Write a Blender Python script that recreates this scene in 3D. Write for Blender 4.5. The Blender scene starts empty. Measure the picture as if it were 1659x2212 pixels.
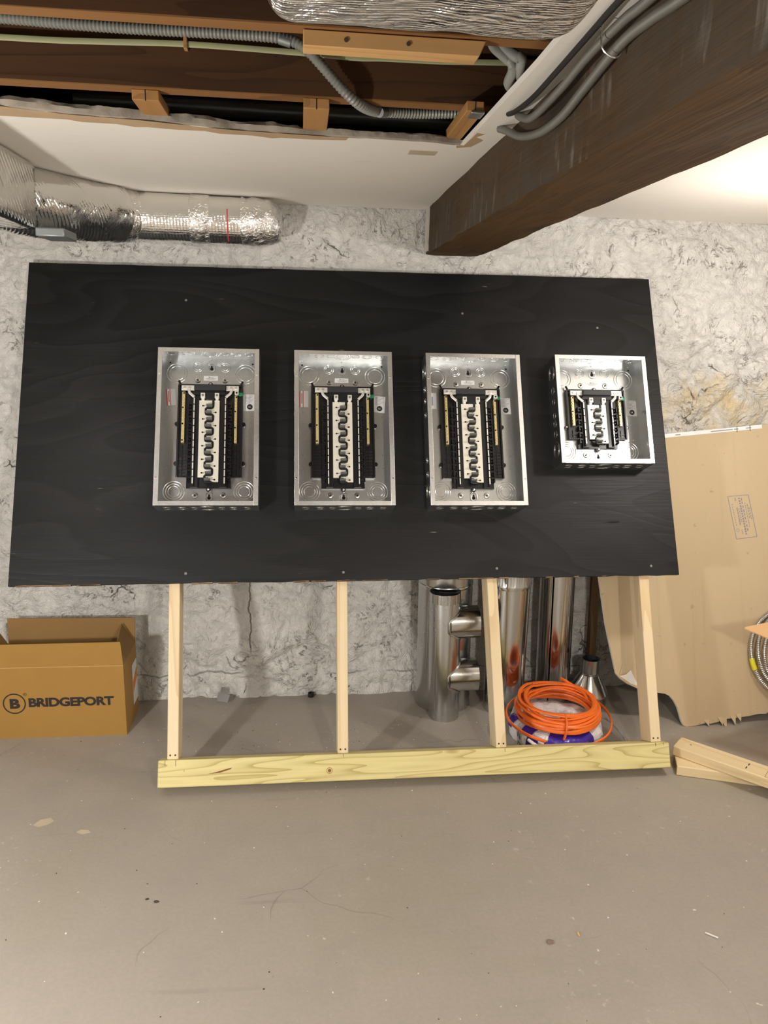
import bpy, math, random
import numpy as np
from mathutils import Vector, Matrix, Euler

random.seed(7)
rng = np.random.default_rng(11)
scene = bpy.context.scene
col = scene.collection

# ------------------------------------------------------------------ camera
F_PX = 1660.1
CAM_H = 1.547
PITCH, ROLL, YAW = -0.2299, -0.0242, -0.1108
cam_d = bpy.data.cameras.new('camera')
cam = bpy.data.objects.new('camera', cam_d)
col.objects.link(cam)
cam_d.sensor_fit = 'HORIZONTAL'
cam_d.sensor_width = 36.0
cam_d.lens = 36.0 * F_PX / 1659.0
cam_d.clip_start = 0.02
_R = Matrix.Rotation(YAW, 3, 'Z') @ Matrix.Rotation(PITCH, 3, 'X') @ Matrix.Rotation(ROLL, 3, 'Y')
_r, _f, _u = _R.col[0], _R.col[1], _R.col[2]
cam.matrix_world = Matrix(((_r[0], _u[0], -_f[0], 0), (_r[1], _u[1], -_f[1], 0), (_r[2], _u[2], -_f[2], CAM_H), (0, 0, 0, 1)))
scene.camera = cam

# ------------------------------------------------------------------ world, lamps, exposure
w = bpy.data.worlds.new('world'); scene.world = w; w.use_nodes = True
w.node_tree.nodes['Background'].inputs[0].default_value = (0.02, 0.02, 0.02, 1)
w.node_tree.nodes['Background'].inputs[1].default_value = 0.2

def lamp(name, loc, watts, colr, radius):
    l = bpy.data.lights.new(name, 'POINT'); l.energy = watts; l.color = colr; l.shadow_soft_size = radius
    o = bpy.data.objects.new(name, l); o.location = loc; col.objects.link(o); return o
lamp('bulb_by_girder', (1.62, 2.14, 1.60), 10, (1.0, 0.95, 0.89), 0.05)
lamp('work_lamp_toward_left_wall', (-1.18, .92, 1.00), 33, (1.0, 0.97, 0.93), 0.05)
lamp('bulb_behind_viewer', (0.75, -0.6, 1.74), 38, (1.0, 0.94, 0.86), 0.06)
vs = scene.view_settings
vs.view_transform = 'Standard'; vs.look = 'None'; vs.gamma = 1.0; vs.use_curve_mapping = False
vs.exposure = 1.33

# ------------------------------------------------------------------ helpers: materials
class N:
    def __init__(s, name, rough=0.6, metal=0.0, color=(.5, .5, .5), spec=None):
        s.m = bpy.data.materials.new(name); s.m.use_nodes = True
        s.nt = s.m.node_tree; s.b = s.nt.nodes['Principled BSDF']
        s.b.inputs['Roughness'].default_value = rough; s.b.inputs['Metallic'].default_value = metal
        s.b.inputs['Base Color'].default_value = (*color, 1)
        if spec is not None: s.b.inputs['Specular IOR Level'].default_value = spec
        s._tc = None
    def n(s, t): return s.nt.nodes.new(t)
    def l(s, a, b): s.nt.links.new(a, b)
    def co(s, scale=(1, 1, 1), loc=(0, 0, 0), rot=(0, 0, 0), coord='Object'):
        if s._tc is None: s._tc = s.n('ShaderNodeTexCoord')
        mp = s.n('ShaderNodeMapping'); mp.inputs['Scale'].default_value = scale
        mp.inputs['Location'].default_value = loc; mp.inputs['Rotation'].default_value = rot
        s.l(s._tc.outputs[coord], mp.inputs['Vector']); return mp.outputs[0]
    def noise(s, vec, scale=5, detail=4, rough=.55, dist=0.0):
        t = s.n('ShaderNodeTexNoise'); s.l(vec, t.inputs['Vector'])
        t.inputs['Scale'].default_value = scale; t.inputs['Detail'].default_value = detail
        t.inputs['Roughness'].default_value = rough; t.inputs['Distortion'].default_value = dist
        return t.outputs['Fac']
    def noisec(s, vec, scale=5, detail=4):
        t = s.n('ShaderNodeTexNoise'); s.l(vec, t.inputs['Vector'])
        t.inputs['Scale'].default_value = scale; t.inputs['Detail'].default_value = detail
        return t.outputs['Color']
    def vor(s, vec, scale=5, feature='F1', out='Distance'):
        t = s.n('ShaderNodeTexVoronoi'); t.feature = feature; s.l(vec, t.inputs['Vector'])
        t.inputs['Scale'].default_value = scale; return t.outputs[out]
    def wave(s, vec, scale=5, dist=0, detail=2, direction='X', profile='SIN', dscale=1):
        t = s.n('ShaderNodeTexWave'); t.bands_direction = direction; t.wave_profile = profile; s.l(vec, t.inputs['Vector'])
        t.inputs['Scale'].default_value = scale; t.inputs['Distortion'].default_value = dist
        t.inputs['Detail'].default_value = detail; t.inputs['Detail Scale'].default_value = dscale
        return t.outputs['Fac']
    def math(s, op, a, b=None, c=None):
        t = s.n('ShaderNodeMath'); t.operation = op
        for i, x in enumerate((a, b, c)):
            if x is None: continue
            if isinstance(x, (int, float)): t.inputs[i].default_value = x
            else: s.l(x, t.inputs[i])
        return t.outputs[0]
    def vadd(s, a, b, k):
        sc = s.n('ShaderNodeVectorMath'); sc.operation = 'SCALE'; s.l(b, sc.inputs[0]); sc.inputs['Scale'].default_value = k
        t = s.n('ShaderNodeVectorMath'); t.operation = 'ADD'; s.l(a, t.inputs[0]); s.l(sc.outputs[0], t.inputs[1]); return t.outputs[0]
    def sep(s, vec):
        t = s.n('ShaderNodeSeparateXYZ'); s.l(vec, t.inputs[0]); return t.outputs
    def ramp(s, fac, stops, interp='LINEAR'):
        t = s.n('ShaderNodeValToRGB'); r = t.color_ramp; r.interpolation = interp
        while len(r.elements) < len(stops): r.elements.new(0.5)
        for e, (p, c) in zip(r.elements, stops):
            e.position = p; e.color = (c, c, c, 1) if isinstance(c, (int, float)) else (*c, 1)
        s.l(fac, t.inputs[0]); return t.outputs[0]
    def mix(s, fac, a, b, blend='MIX'):
        t = s.n('ShaderNodeMix'); t.data_type = 'RGBA'; t.blend_type = blend
        for sock, x in ((t.inputs['Factor'], fac), (t.inputs[6], a), (t.inputs[7], b)):
            if isinstance(x, (int, float)): sock.default_value = x
            elif isinstance(x, tuple): sock.default_value = (*x, 1)
            else: s.l(x, sock)
        return t.outputs[2]
    def color(s, c): s.l(c, s.b.inputs['Base Color']); return s
    def rough(s, c): s.l(c, s.b.inputs['Roughness']); return s
    def bump(s, h, strength=.3, dist=.01, prev=None):
        t = s.n('ShaderNodeBump'); t.inputs['Strength'].default_value = strength; t.inputs['Distance'].default_value = dist
        s.l(h, t.inputs['Height'])
        if prev is not None: s.l(prev, t.inputs['Normal'])
        s.l(t.outputs[0], s.b.inputs['Normal']); return t.outputs[0]

def plain(name, c, rough=.6, metal=0., bump=0., bscale=200, var=.12, spec=None):
    a = N(name, rough, metal, c, spec)
    v = a.co()
    f = a.noise(v, 14, 5)
    a.color(a.mix(f, tuple(max(0, x * (1 - var)) for x in c), tuple(min(1, x * (1 + var)) for x in c)))
    if bump: a.bump(a.noise(v, bscale, 3), bump, .002)
    return a.m

def wood(name, light, dark, axis='x', rings=9, rough=.6, bump=.15, seed=0.0, knots=None, stretch=.55, cross=7.0):
    a = N(name, rough, spec=.25)
    sc = {'x': (stretch, cross, cross), 'y': (cross, stretch, cross), 'z': (cross, cross, stretch)}[axis]
    v = a.co(sc, (seed, seed * 1.7, seed * .6))
    base = a.noise(v, 1.0, 2, .4, .25)
    fr = a.math('FRACT', a.math('MULTIPLY', base, rings))
    line = a.ramp(fr, [(0.0, .15), (.35, .0), (.8, .35), (.97, 1.0)])
    sf = {'x': (3, 160, 160), 'y': (160, 3, 160), 'z': (160, 160, 3)}[axis]
    fine = a.noise(a.co(sf), 1.0, 3)
    c = a.mix(a.math('MULTIPLY', line, .75), light, dark)
    c = a.mix(a.math('MULTIPLY', fine, .3), c, dark)
    if knots:
        kv = a.vor(a.co(tuple((2.2 if i == 'xyz'.index(axis) else 9) for i in range(3)), (seed, seed, seed)), 1.0)
        c = a.mix(a.ramp(kv, [(0, 1.0), (.05, .8), (.09, 0.0)]), c, knots)
    a.color(c); a.bump(a.math('ADD', fine, line), bump, .001)
    return a.m

# ------------------------------------------------------------------ helpers: meshes
class MB:
    def __init__(s): s.v = []; s.f = []
    def add(s, vs_, fs_):
        k = len(s.v); s.v += [tuple(p) for p in vs_]; s.f += [tuple(i + k for i in f) for f in fs_]; return s
    def box(s, x0, x1, y0, y1, z0, z1):
        return s.add([(x0, y0, z0), (x1, y0, z0), (x1, y1, z0), (x0, y1, z0), (x0, y0, z1), (x1, y0, z1), (x1, y1, z1), (x0, y1, z1)],
                     [(3, 2, 1, 0), (4, 5, 6, 7), (0, 1, 5, 4), (1, 2, 6, 5), (2, 3, 7, 6), (3, 0, 4, 7)])
    def hexa(s, p): return s.add(p, [(3, 2, 1, 0), (4, 5, 6, 7), (0, 1, 5, 4), (1, 2, 6, 5), (2, 3, 7, 6), (3, 0, 4, 7)])
    def prism(s, pts, a0, a1, axis='y'):
        n = len(pts)
        mp = {'y': lambda p, a: (p[0], a, p[1]), 'z': lambda p, a: (p[0], p[1], a), 'x': lambda p, a: (a, p[0], p[1])}[axis]
        vv = [mp(p, a0) for p in pts] + [mp(p, a1) for p in pts]
        ff = [tuple(range(n)), tuple(range(2 * n - 1, n - 1, -1))] + [(i, i + n, (i + 1) % n + n, (i + 1) % n) for i in range(n)]
        return s.add(vv, ff)
    def tube(s, path, r, n=10, closed=False, ry=None, caps=True, rfun=None):
        P = [Vector(p) for p in path]; m = len(P); ry = ry or r
        T = []
        for i in range(m):
            a = P[(i - 1) % m] if (closed or i) else P[0]; b = P[(i + 1) % m] if (closed or i < m - 1) else P[-1]
            T.append((b - a).normalized())
        up = Vector((0, 0, 1)) if abs(T[0].z) < .9 else Vector((0, 1, 0))
        x = T[0].cross(up).normalized(); vv = []
        for i in range(m):
            x = (x - T[i] * x.dot(T[i])).normalized(); y = T[i].cross(x)
            k = rfun(i) if rfun else 1.0
            for j in range(n):
                t = 2 * math.pi * j / n; vv.append(P[i] + x * (r * k * math.cos(t)) + y * (ry * k * math.sin(t)))
        ff = []
        for i in range(m if closed else m - 1):
            a, b = i * n, ((i + 1) % m) * n
            ff += [(a + j, a + (j + 1) % n, b + (j + 1) % n, b + j) for j in range(n)]
        if caps and not closed: ff += [tuple(range(n - 1, -1, -1)), tuple(range((m - 1) * n, m * n))]
        return s.add(vv, ff)
    def lathe(s, prof, n=32, c=(0, 0, 0), axis='z', rmod=None):
        """prof: (r, h) pairs; open surface of revolution, points at r=0 close it"""
        vv = []; ff = []
        for (r, h) in prof:
            for j in range(n):
                t = 2 * math.pi * j / n; rr = r * (rmod(j, h) if rmod else 1)
                a, b = rr * math.cos(t), rr * math.sin(t)
                p = {'z': (a, b, h), 'y': (a, h, b), 'x': (h, a, b)}[axis]
                vv.append((p[0] + c[0], p[1] + c[1], p[2] + c[2]))
        for i in range(len(prof) - 1):
            ff += [(i * n + j, i * n + (j + 1) % n, (i + 1) * n + (j + 1) % n, (i + 1) * n + j) for j in range(n)]
        return s.add(vv, ff)
    def disc(s, c, r, y, n=16):
        k = len(s.v); s.v += [(c[0] + r * math.cos(2 * math.pi * j / n), y, c[1] + r * math.sin(2 * math.pi * j / n)) for j in range(n)]
        s.f.append(tuple(range(k, k + n))); return s
    def mesh(s, name, mat_, angle=38):
        me = bpy.data.meshes.new(name); me.from_pydata(s.v, [], s.f); me.update()
        me.materials.append(mat_)
        me.polygons.foreach_set('use_smooth', [True] * len(me.polygons))
        try: me.set_sharp_from_angle(angle=math.radians(angle))
        except Exception: pass
        return me
    def build(s, name, mat_, parent=None, bevel=0, loc=None, rot=None, angle=38, kind=None, label=None):
        o = bpy.data.objects.new(name, s.mesh(name, mat_, angle)); col.objects.link(o)
        if parent is not None: o.parent = parent
        if loc is not None: o.location = loc
        if rot is not None: o.rotation_euler = rot
        if bevel:
            b = o.modifiers.new('bevel', 'BEVEL'); b.width = bevel; b.segments = 2; b.limit_method = 'ANGLE'
        if kind: o['kind'] = kind
        if label: o['label'] = label
        return o

def tag(o, label, cat, group=None):
    o['label'] = label; o['category'] = cat
    if group: o['group'] = group
    return o
def empty(name, loc=(0, 0, 0), rot=(0, 0, 0)):
    o = bpy.data.objects.new(name, None); o.location = loc; o.rotation_euler = rot; o.empty_display_size = .05
    col.objects.link(o); return o
def struct(o): o['kind'] = 'structure'; return o

def text_mesh(name, body, size, mat_, parent, loc, rot, offset=0.0, spacing=1.0, extrude=.0003, align='LEFT', fit=None, wrap=None):
    cu = bpy.data.curves.new(name, 'FONT'); cu.body = body; cu.size = size; cu.offset = offset
    cu.space_character = spacing; cu.extrude = extrude; cu.align_x = align; cu.resolution_u = 4
    t = bpy.data.objects.new(name + '_tmp', cu); col.objects.link(t)
    dg = bpy.context.evaluated_depsgraph_get()
    me = bpy.data.meshes.new_from_object(t.evaluated_get(dg))
    col.objects.unlink(t); bpy.data.objects.remove(t)
    if fit:
        xs = [v.co.x for v in me.vertices]; ys = [v.co.y for v in me.vertices]
        sx, sy = fit[0] / (max(xs) - min(xs)), fit[1] / (max(ys) - min(ys)); mx, my = min(xs), min(ys)
        for v in me.vertices: v.co.x = (v.co.x - mx) * sx; v.co.y = (v.co.y - my) * sy
    if wrap:
        for v in me.vertices: v.co = wrap(v.co)
    me.materials.clear(); me.materials.append(mat_)
    o = bpy.data.objects.new(name, me); col.objects.link(o); o.parent = parent; o.location = loc; o.rotation_euler = rot
    return o

def smooth_path(pts, sub=6, closed=False):
    P = [Vector(p) for p in pts]; out = []; m = len(P)
    for i in range(m if closed else m - 1):
        g = (lambda k: P[k % m]) if closed else (lambda k: P[min(max(k, 0), m - 1)])
        p0, p1, p2, p3 = g(i - 1), g(i), g(i + 1), g(i + 2)
        for k in range(sub):
            t = k / sub
            out.append(.5 * ((2 * p1) + (p2 - p0) * t + (2 * p0 - 5 * p1 + 4 * p2 - p3) * t * t + (3 * p1 - p0 - 3 * p2 + p3) * t ** 3))
    if not closed: out.append(P[-1])
    return out

# numpy noise
def vnoise(x, y, seed):
    xi = np.floor(x).astype(np.int64); yi = np.floor(y).astype(np.int64); fx = x - xi; fy = y - yi
    def h(a, b):
        n = (a * 374761393 + b * 668265263 + seed * 974711) & 0x7fffffff
        n = ((n ^ (n >> 13)) * 1274126177) & 0x7fffffff
        return ((n ^ (n >> 16)) & 0xffff) / 65535.0
    u = fx * fx * (3 - 2 * fx); v = fy * fy * (3 - 2 * fy)
    return (h(xi, yi) * (1 - u) + h(xi + 1, yi) * u) * (1 - v) + (h(xi, yi + 1) * (1 - u) + h(xi + 1, yi + 1) * u) * v
def fbm(x, y, seed, oct=5, gain=.5):
    a = 1; t = 0; s = 0
    for i in range(oct):
        t = t + a * vnoise(x * 2 ** i, y * 2 ** i, seed + i); s += a; a *= gain
    return t / s
def worley(x, y, seed):
    xi = np.floor(x).astype(np.int64); yi = np.floor(y).astype(np.int64)
    d1 = np.full(x.shape, 9.0); d2 = np.full(x.shape, 9.0)
    def h(a, b, k):
        n = (a * 374761393 + b * 668265263 + (seed + k) * 974711) & 0x7fffffff
        n = ((n ^ (n >> 13)) * 1274126177) & 0x7fffffff
        return ((n ^ (n >> 16)) & 0xffff) / 65535.0
    for i in (-1, 0, 1):
        for j in (-1, 0, 1):
            a, b = xi + i, yi + j
            d = np.hypot(a + h(a, b, 1) - x, b + h(a, b, 2) - y)
            d2 = np.minimum(d2, np.maximum(d1, d)); d1 = np.minimum(d1, d)
    return d1, d2

# ------------------------------------------------------------------ materials
def make_wall_mat(stain=True):
    a = N('whitewashed_stone', .85)
    v = a.co()
    big = a.noise(v, 1.6, 5); mid = a.noise(v, 9, 6, .6); fine = a.noise(v, 60, 5, .65)
    med = a.noise(a.vadd(v, a.noisec(v, 6, 3), .15), 24, 6, .62, .6)
    c = a.mix(big, (.69, .665, .625), (.83, .815, .785))
    c = a.mix(a.ramp(mid, [(.52, 0), (.75, .35)]), c, (.56, .52, .47))
    # dirt held in the crevices of the rough render: thin, broken lines and flecks
    wob = a.vadd(v, a.noisec(v, 9, 5), .16)
    e = a.vor(wob, 4.6, 'DISTANCE_TO_EDGE')
    crackm = a.math('MULTIPLY', a.ramp(a.noise(v, 4.3, 3), [(.50, 0), (.60, 1)]), a.ramp(a.noise(a.co((1, 1, 1), (5, 0, 2)), 13, 3), [(.46, 0), (.56, 1)]))
    crack = a.math('MULTIPLY', a.ramp(e, [(0, .9), (.006, .7), (.014, 0)]), crackm)
    rid = a.math('ABSOLUTE', a.math('SUBTRACT', med, .5))
    m2 = a.ramp(a.noise(a.co((1, 1, 1), (3, 1, 7)), 5.0, 5), [(.44, 0), (.60, 1)])
    m3 = a.ramp(a.noise(a.co((1, 1, 1), (8, 4, 1)), 30, 3), [(.47, 0), (.57, 1)])
    crack2 = a.math('MULTIPLY', a.math('MULTIPLY', a.ramp(rid, [(0, .8), (.010, .55), (.024, 0)]), m2), m3)
    speck = a.math('MULTIPLY', a.ramp(fine, [(.59, 0), (.68, .6)]), m2)
    if stain:
        xyz = a.sep(v)
        dx = a.math('DIVIDE', a.math('SUBTRACT', xyz[0], 1.80), .55)
        dz = a.math('DIVIDE', a.math('SUBTRACT', xyz[2], 1.25), .17)
        d = a.math('SQRT', a.math('ADD', a.math('MULTIPLY', dx, dx), a.math('MULTIPLY', dz, dz)))
        ms = a.ramp(a.math('ADD', d, a.math('MULTIPLY', a.math('SUBTRACT', mid, .5), 3.4)), [(.25, 1), (1.35, 0)])
        c = a.mix(a.math('MULTIPLY', a.math('MULTIPLY', ms, .85), a.ramp(a.noise(a.co((1, 1, 1), (2, 2, 9)), 11, 5, .65), [(.38, .15), (.60, 1)])), c, a.mix(a.noise(v, 14, 3), (.72, .58, .32), (.60, .45, .24)))
    if stain:
        # the tall crack below the board and the joint above the footing
        wx = a.math('ADD', xyz[0], a.math('ADD', a.math('MULTIPLY', a.math('SUBTRACT', a.noise(a.co((0, 0, 1)), 9, 4), .5), .07), .215))
        cr = a.math('MULTIPLY', a.ramp(a.math('ABSOLUTE', wx), [(0, .8), (.0012, .6), (.0032, 0)]), a.ramp(xyz[2], [(.17, 0), (.22, 1), (.70, 1), (.8, 0)]))
        wz = a.math('SUBTRACT', a.math('ADD', xyz[2], a.math('MULTIPLY', a.math('SUBTRACT', a.noise(a.co((1, 0, 0)), 8, 4), .5), .04)), .100)
        jt = a.math('MULTIPLY', a.ramp(a.math('ABSOLUTE', wz), [(0, .55), (.0012, .4), (.0035, 0)]), a.ramp(a.noise(v, 6, 3), [(.45, 0), (.56, 1)]))
        crack = a.math('MAXIMUM', crack, a.math('MAXIMUM', cr, jt))
    c = a.mix(a.math('MULTIPLY', speck, .7), c, (.34, .30, .26)); c = a.mix(a.math('MULTIPLY', crack2, .95), c, (.15, .125, .10))
    c = a.mix(crack, c, (.05, .04, .035))
    a.color(c)
    hgt = a.math('SUBTRACT', a.math('ADD', a.math('MULTIPLY', med, 1.3), a.math('ADD', a.math('MULTIPLY', mid, 1.2), a.math('MULTIPLY', fine, .30))), a.math('ADD', a.math('MULTIPLY', crack, .5), a.math('MULTIPLY', crack2, .25)))
    a.bump(hgt, .8, .033)
    return a.m
M_wall = make_wall_mat()

def make_floor_mat():
    a = N('painted_concrete', .55)
    v = a.co()
    big = a.noise(v, .9, 4); mid = a.noise(v, 5, 6, .6); fine = a.noise(v, 90, 4, .6)
    c = a.mix(a.ramp(big, [(.3, 0), (.7, 1)]), (.345, .303, .258), (.385, .340, .288))
    c = a.mix(a.ramp(a.noise(a.co((1, 1, 1), (4, 2, 0)), 1.7, 3), [(.56, 0), (.68, .45)]), c, (.32, .295, .210))
    c = a.mix(a.ramp(mid, [(.45, 0), (.75, .35)]), c, (.28, .25, .23))
    c = a.mix(a.ramp(fine, [(.35, .16), (.65, 0)]), c, (.20, .18, .17))
    # scuffs, chips and hairline cracks
    e = a.vor(a.vadd(v, a.noisec(v, 2.2, 3), .35), 1.5, 'DISTANCE_TO_EDGE')
    cm = a.ramp(a.noise(a.co((1, 1, 1), (9, 3, 0)), 2.6, 2), [(.55, 0), (.62, 1)])
    c = a.mix(a.math('MULTIPLY', a.ramp(e, [(0, .45), (.0018, .3), (.004, 0)]), cm), c, (.14, .12, .10))
    for (lx, ly, rz, k) in ((3, 1, .6, 1.0), (6, 5, -.9, .8), (1, 9, 2.1, .8)):
        sn = a.noise(a.co((1.2, 26, 1), (lx, ly, 0), (0, 0, rz)), 1.0, 3, .5, .35)
        smk = a.ramp(a.noise(a.co((1, 1, 1), (ly, lx, 0)), 2.3, 3), [(.54, 0), (.64, 1)])
        c = a.mix(a.math('MULTIPLY', a.ramp(sn, [(.63, 0), (.70, .38 * k)]), smk), c, (.23, .195, .165))
    c = a.mix(a.math('MULTIPLY', a.ramp(a.noise(v, 34, 5, .7), [(.60, 0), (.68, .5)]), a.ramp(a.noise(a.co((1, 1, 1), (6, 6, 0)), 1.9, 3), [(.52, 0), (.62, 1)])), c, (.58, .53, .48))
    sp = a.vor(a.vadd(v, a.noisec(v, 40, 2), .03), 17)
    spm = a.ramp(a.noise(a.co((1, 1, 1), (2, 8, 0)), 6, 3), [(.54, 0), (.6, 1)])
    c = a.mix(a.math('MULTIPLY', a.ramp(sp, [(0, 1), (.055, .8), (.075, 0)]), spm), c, (.72, .68, .62))
    sp2 = a.vor(a.vadd(a.co((1, 1, 1), (5, 5, 0)), a.noisec(v, 40, 2), .03), 11)
    spm2 = a.ramp(a.noise(a.co((1, 1, 1), (7, 1, 0)), 5, 3), [(.6, 0), (.66, 1)])
    c = a.mix(a.math('MULTIPLY', a.ramp(sp2, [(0, 1), (.04, .8), (.06, 0)]), spm2), c, (.10, .085, .07))
    a.color(c)
    a.rough(a.ramp(mid, [(.3, .42), (.7, .62)]))
    a.bump(a.math('ADD', a.math('MULTIPLY', mid, .7), a.math('MULTIPLY', fine, .25)), .25, .006)
    return a.m
M_floor = make_floor_mat()

a = N('ceiling_board_paint', .8)
v = a.co(); c = a.mix(a.noise(v, 1.4, 4), (.80, .755, .68), (.86, .815, .74))
c = a.mix(a.ramp(a.noise(a.co((1, 6, 1)), 9, 4), [(.60, 0), (.75, .12)]), c, (.45, .40, .33))
a.color(c); a.bump(a.noise(v, 130, 3), .12, .002)
M_ceil = a.m
M_gyp = plain('torn_gypsum', (.30, .26, .21), .95, bump=.9, bscale=90, var=.35)
M_tornpaper = plain('torn_brown_paper', (.46, .32, .19), .9, bump=.3, var=.2)

def make_girder_mat():
    a = N('old_girder_timber', .8, spec=.12)
    v = a.co((9, .6, 9)); base = a.noise(v, 1, 4, .5, .4)
    fr = a.math('FRACT', a.math('MULTIPLY', base, 9))
    fine = a.noise(a.co((140, 4, 140)), 1, 4); up = a.noise(a.co((50, 18, 4)), 1, 4, .6)
    big = a.noise(a.co((1.5, 1.2, 3)), 1.4, 5, .6)
    c = a.mix(a.math('MULTIPLY', fr, .6), (.105, .055, .017), (.050, .026, .009))
    c = a.mix(a.math('MULTIPLY', fine, .5), c, (.05, .03, .016))
    # grey dust and old whitewash smears held on the upright face
    g = a.n('ShaderNodeNewGeometry'); nx = a.math('ABSOLUTE', a.sep(g.outputs['True Normal'])[0])
    dust = a.math('MULTIPLY', a.ramp(a.math('ADD', a.math('MULTIPLY', big, .6), a.math('MULTIPLY', up, .4)), [(.38, .20), (.60, .80)]), nx)
    c = a.mix(dust, c, (.080, .069, .056))
    stroke = a.math('MULTIPLY', a.math('MULTIPLY', a.ramp(a.noise(a.co((30, 34, 5)), 1, 3), [(.56, 0), (.68, .7)]), a.ramp(a.noise(a.co((1, 2.2, 5), (3, 3, 3)), 1.5, 3), [(.47, 0), (.60, 1)])), nx)
    c = a.mix(stroke, c, (.24, .22, .19))
    c = a.mix(a.ramp(a.noise(a.co((2, 1.1, 2.5), (1, 4, 2)), 1.7, 4), [(.58, 0), (.66, .8)]), c, (.025, .02, .016))
    a.color(c); a.bump(a.math('ADD', fine, a.math('MULTIPLY', fr, .6)), .5, .003)
    return a.m
M_girder = make_girder_mat()
M_joist = wood('old_joist', (.075, .034, .013), (.040, .017, .007), 'x', 8, .8, .3)
M_joist_light = wood('strapping_pine', (.44, .235, .085), (.30, .145, .05), 'y', 6, .75, .2)
M_pine = wood('stud_pine', (.80, .66, .44), (.64, .47, .26), 'z', 7, .6, .15, knots=(.36, .17, .06))
M_pine_x = wood('board_pine', (.80, .66, .42), (.64, .46, .24), 'x', 6, .6, .15, seed=3.1, knots=(.40, .20, .07))
M_cleat = wood('cleat_pine', (.66, .40, .17), (.52, .28, .10), 'x', 5, .65, .15, seed=1.2, knots=(.30, .13, .05))
M_treated = wood('treated_lumber', (.76, .67, .33), (.40, .31, .10), 'x', 17, .6, .2, seed=5.3, knots=(.30, .16, .05), stretch=.8, cross=8.0)

def make_black_ply():
    a = N('black_painted_plywood', .5, spec=.28)
    base = a.noise(a.co((.5, 1, 2.2), (2.2, 0, 1.1)), 1.5, 2, .45, .5)
    fr = a.math('FRACT', a.math('MULTIPLY', base, 11))
    band = a.ramp(fr, [(0, .0), (.5, .55), (.9, 1), (1, 0)])
    fine = a.noise(a.co((4, 60, 190)), 1, 4)
    c = a.mix(a.math('MULTIPLY', band, .8), (.0042, .0042, .0047), (.0125, .0125, .0137))
    c = a.mix(a.math('MULTIPLY', fine, .5), c, (.0035, .0035, .0038))
    sv = a.vor(a.vadd(a.co((7, 1, 55)), a.noisec(a.co((9, 1, 60)), 1, 2), .5), 1.0)
    sm = a.ramp(a.noise(a.co((1, 1, 1.6), (4, 0, 3)), 3.2, 3), [(.57, 0), (.62, 1)])
    c = a.mix(a.math('MULTIPLY', a.ramp(sv, [(0, .9), (.07, .6), (.10, 0)]), sm), c, (.30, .27, .23))
    a.color(c); a.rough(a.ramp(fine, [(.3, .44), (.7, .58)]))
    a.bump(a.math('ADD', a.math('MULTIPLY', fine, .8), a.math('MULTIPLY', band, .6)), .35, .0012)
    return a.m
M_ply = make_black_ply()
M_plyedge = wood('raw_plywood_edge', (.34, .22, .12), (.05, .035, .025), 'x', 6, .8, .2)

def make_galv(name, base=(.56, .575, .58), rough=.30, sc=60, var=1.0):
    a = N(name, rough, 1.0)
    v = a.co(); cell = a.vor(a.vadd(v, a.noisec(v, 60, 2), .01), sc, 'F1', 'Color')
    f = a.sep(cell)[0]; n = a.noise(v, 5, 2)
    a.color(a.mix(f, tuple(x * (1 - .14 * var) for x in base), tuple(min(1, x * (1 + .1 * var)) for x in base)))
    a.rough(a.math('ADD', a.math('MULTIPLY', n, .16), a.math('ADD', a.math('MULTIPLY', f, .05 * var), rough - .09)))
    a.bump(a.noise(v, 3, 1), .05, .004)
    return a.m
M_galv = make_galv('galvanized_steel', (.60, .615, .62), .31, 230, .35)
M_flange = make_galv('galvanized_flange', (.80, .81, .81), .36, 230, .4)
M_pipe = make_galv('galvanized_duct_pipe', (.60, .60, .59), .17, 140, .12)
M_pipe_dull = make_galv('dull_galvanized_pipe', (.53, .54, .54), .27, 140, .15)
M_alu = plain('tinned_busbar', (.86, .85, .80), .42, .5, var=.05)
M_busplate = plain('cream_bus_plate', (.84, .81, .71), .42, .25, var=.08)
M_brass = plain('yellow_brass_terminal', (.80, .67, .36), .36, .6, var=.12)
M_blackpl = plain('black_moulded_plastic', (.010, .010, .012), .30, var=.2)
M_greypl = plain('charcoal_bar_plastic', (.028, .029, .034), .45, var=.1)
M_stab = plain('grey_stab_tab', (.20, .20, .19), .45, .2, var=.1)
M_dark = plain('dark_hole', (.004, .004, .004), .9, var=.1)
M_label = plain('white_label_paper', (.78, .78, .78), .5, var=.03)
M_labelgrey = plain('silver_label_paper', (.55, .55, .54), .45, var=.03)
M_ink = plain('black_label_ink', (.015, .015, .015), .6, var=.1)
M_greyink = plain('grey_label_ink', (.30, .30, .31), .6, var=.1)
M_redink = plain('red_label_ink', (.60, .035, .035), .55, var=.1)
M_green = plain('green_screw_paint', (.005, .25, .11), .35, var=.1)
M_steel = make_galv('screw_steel', (.82, .82, .81), .24, 200, .3)

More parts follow.
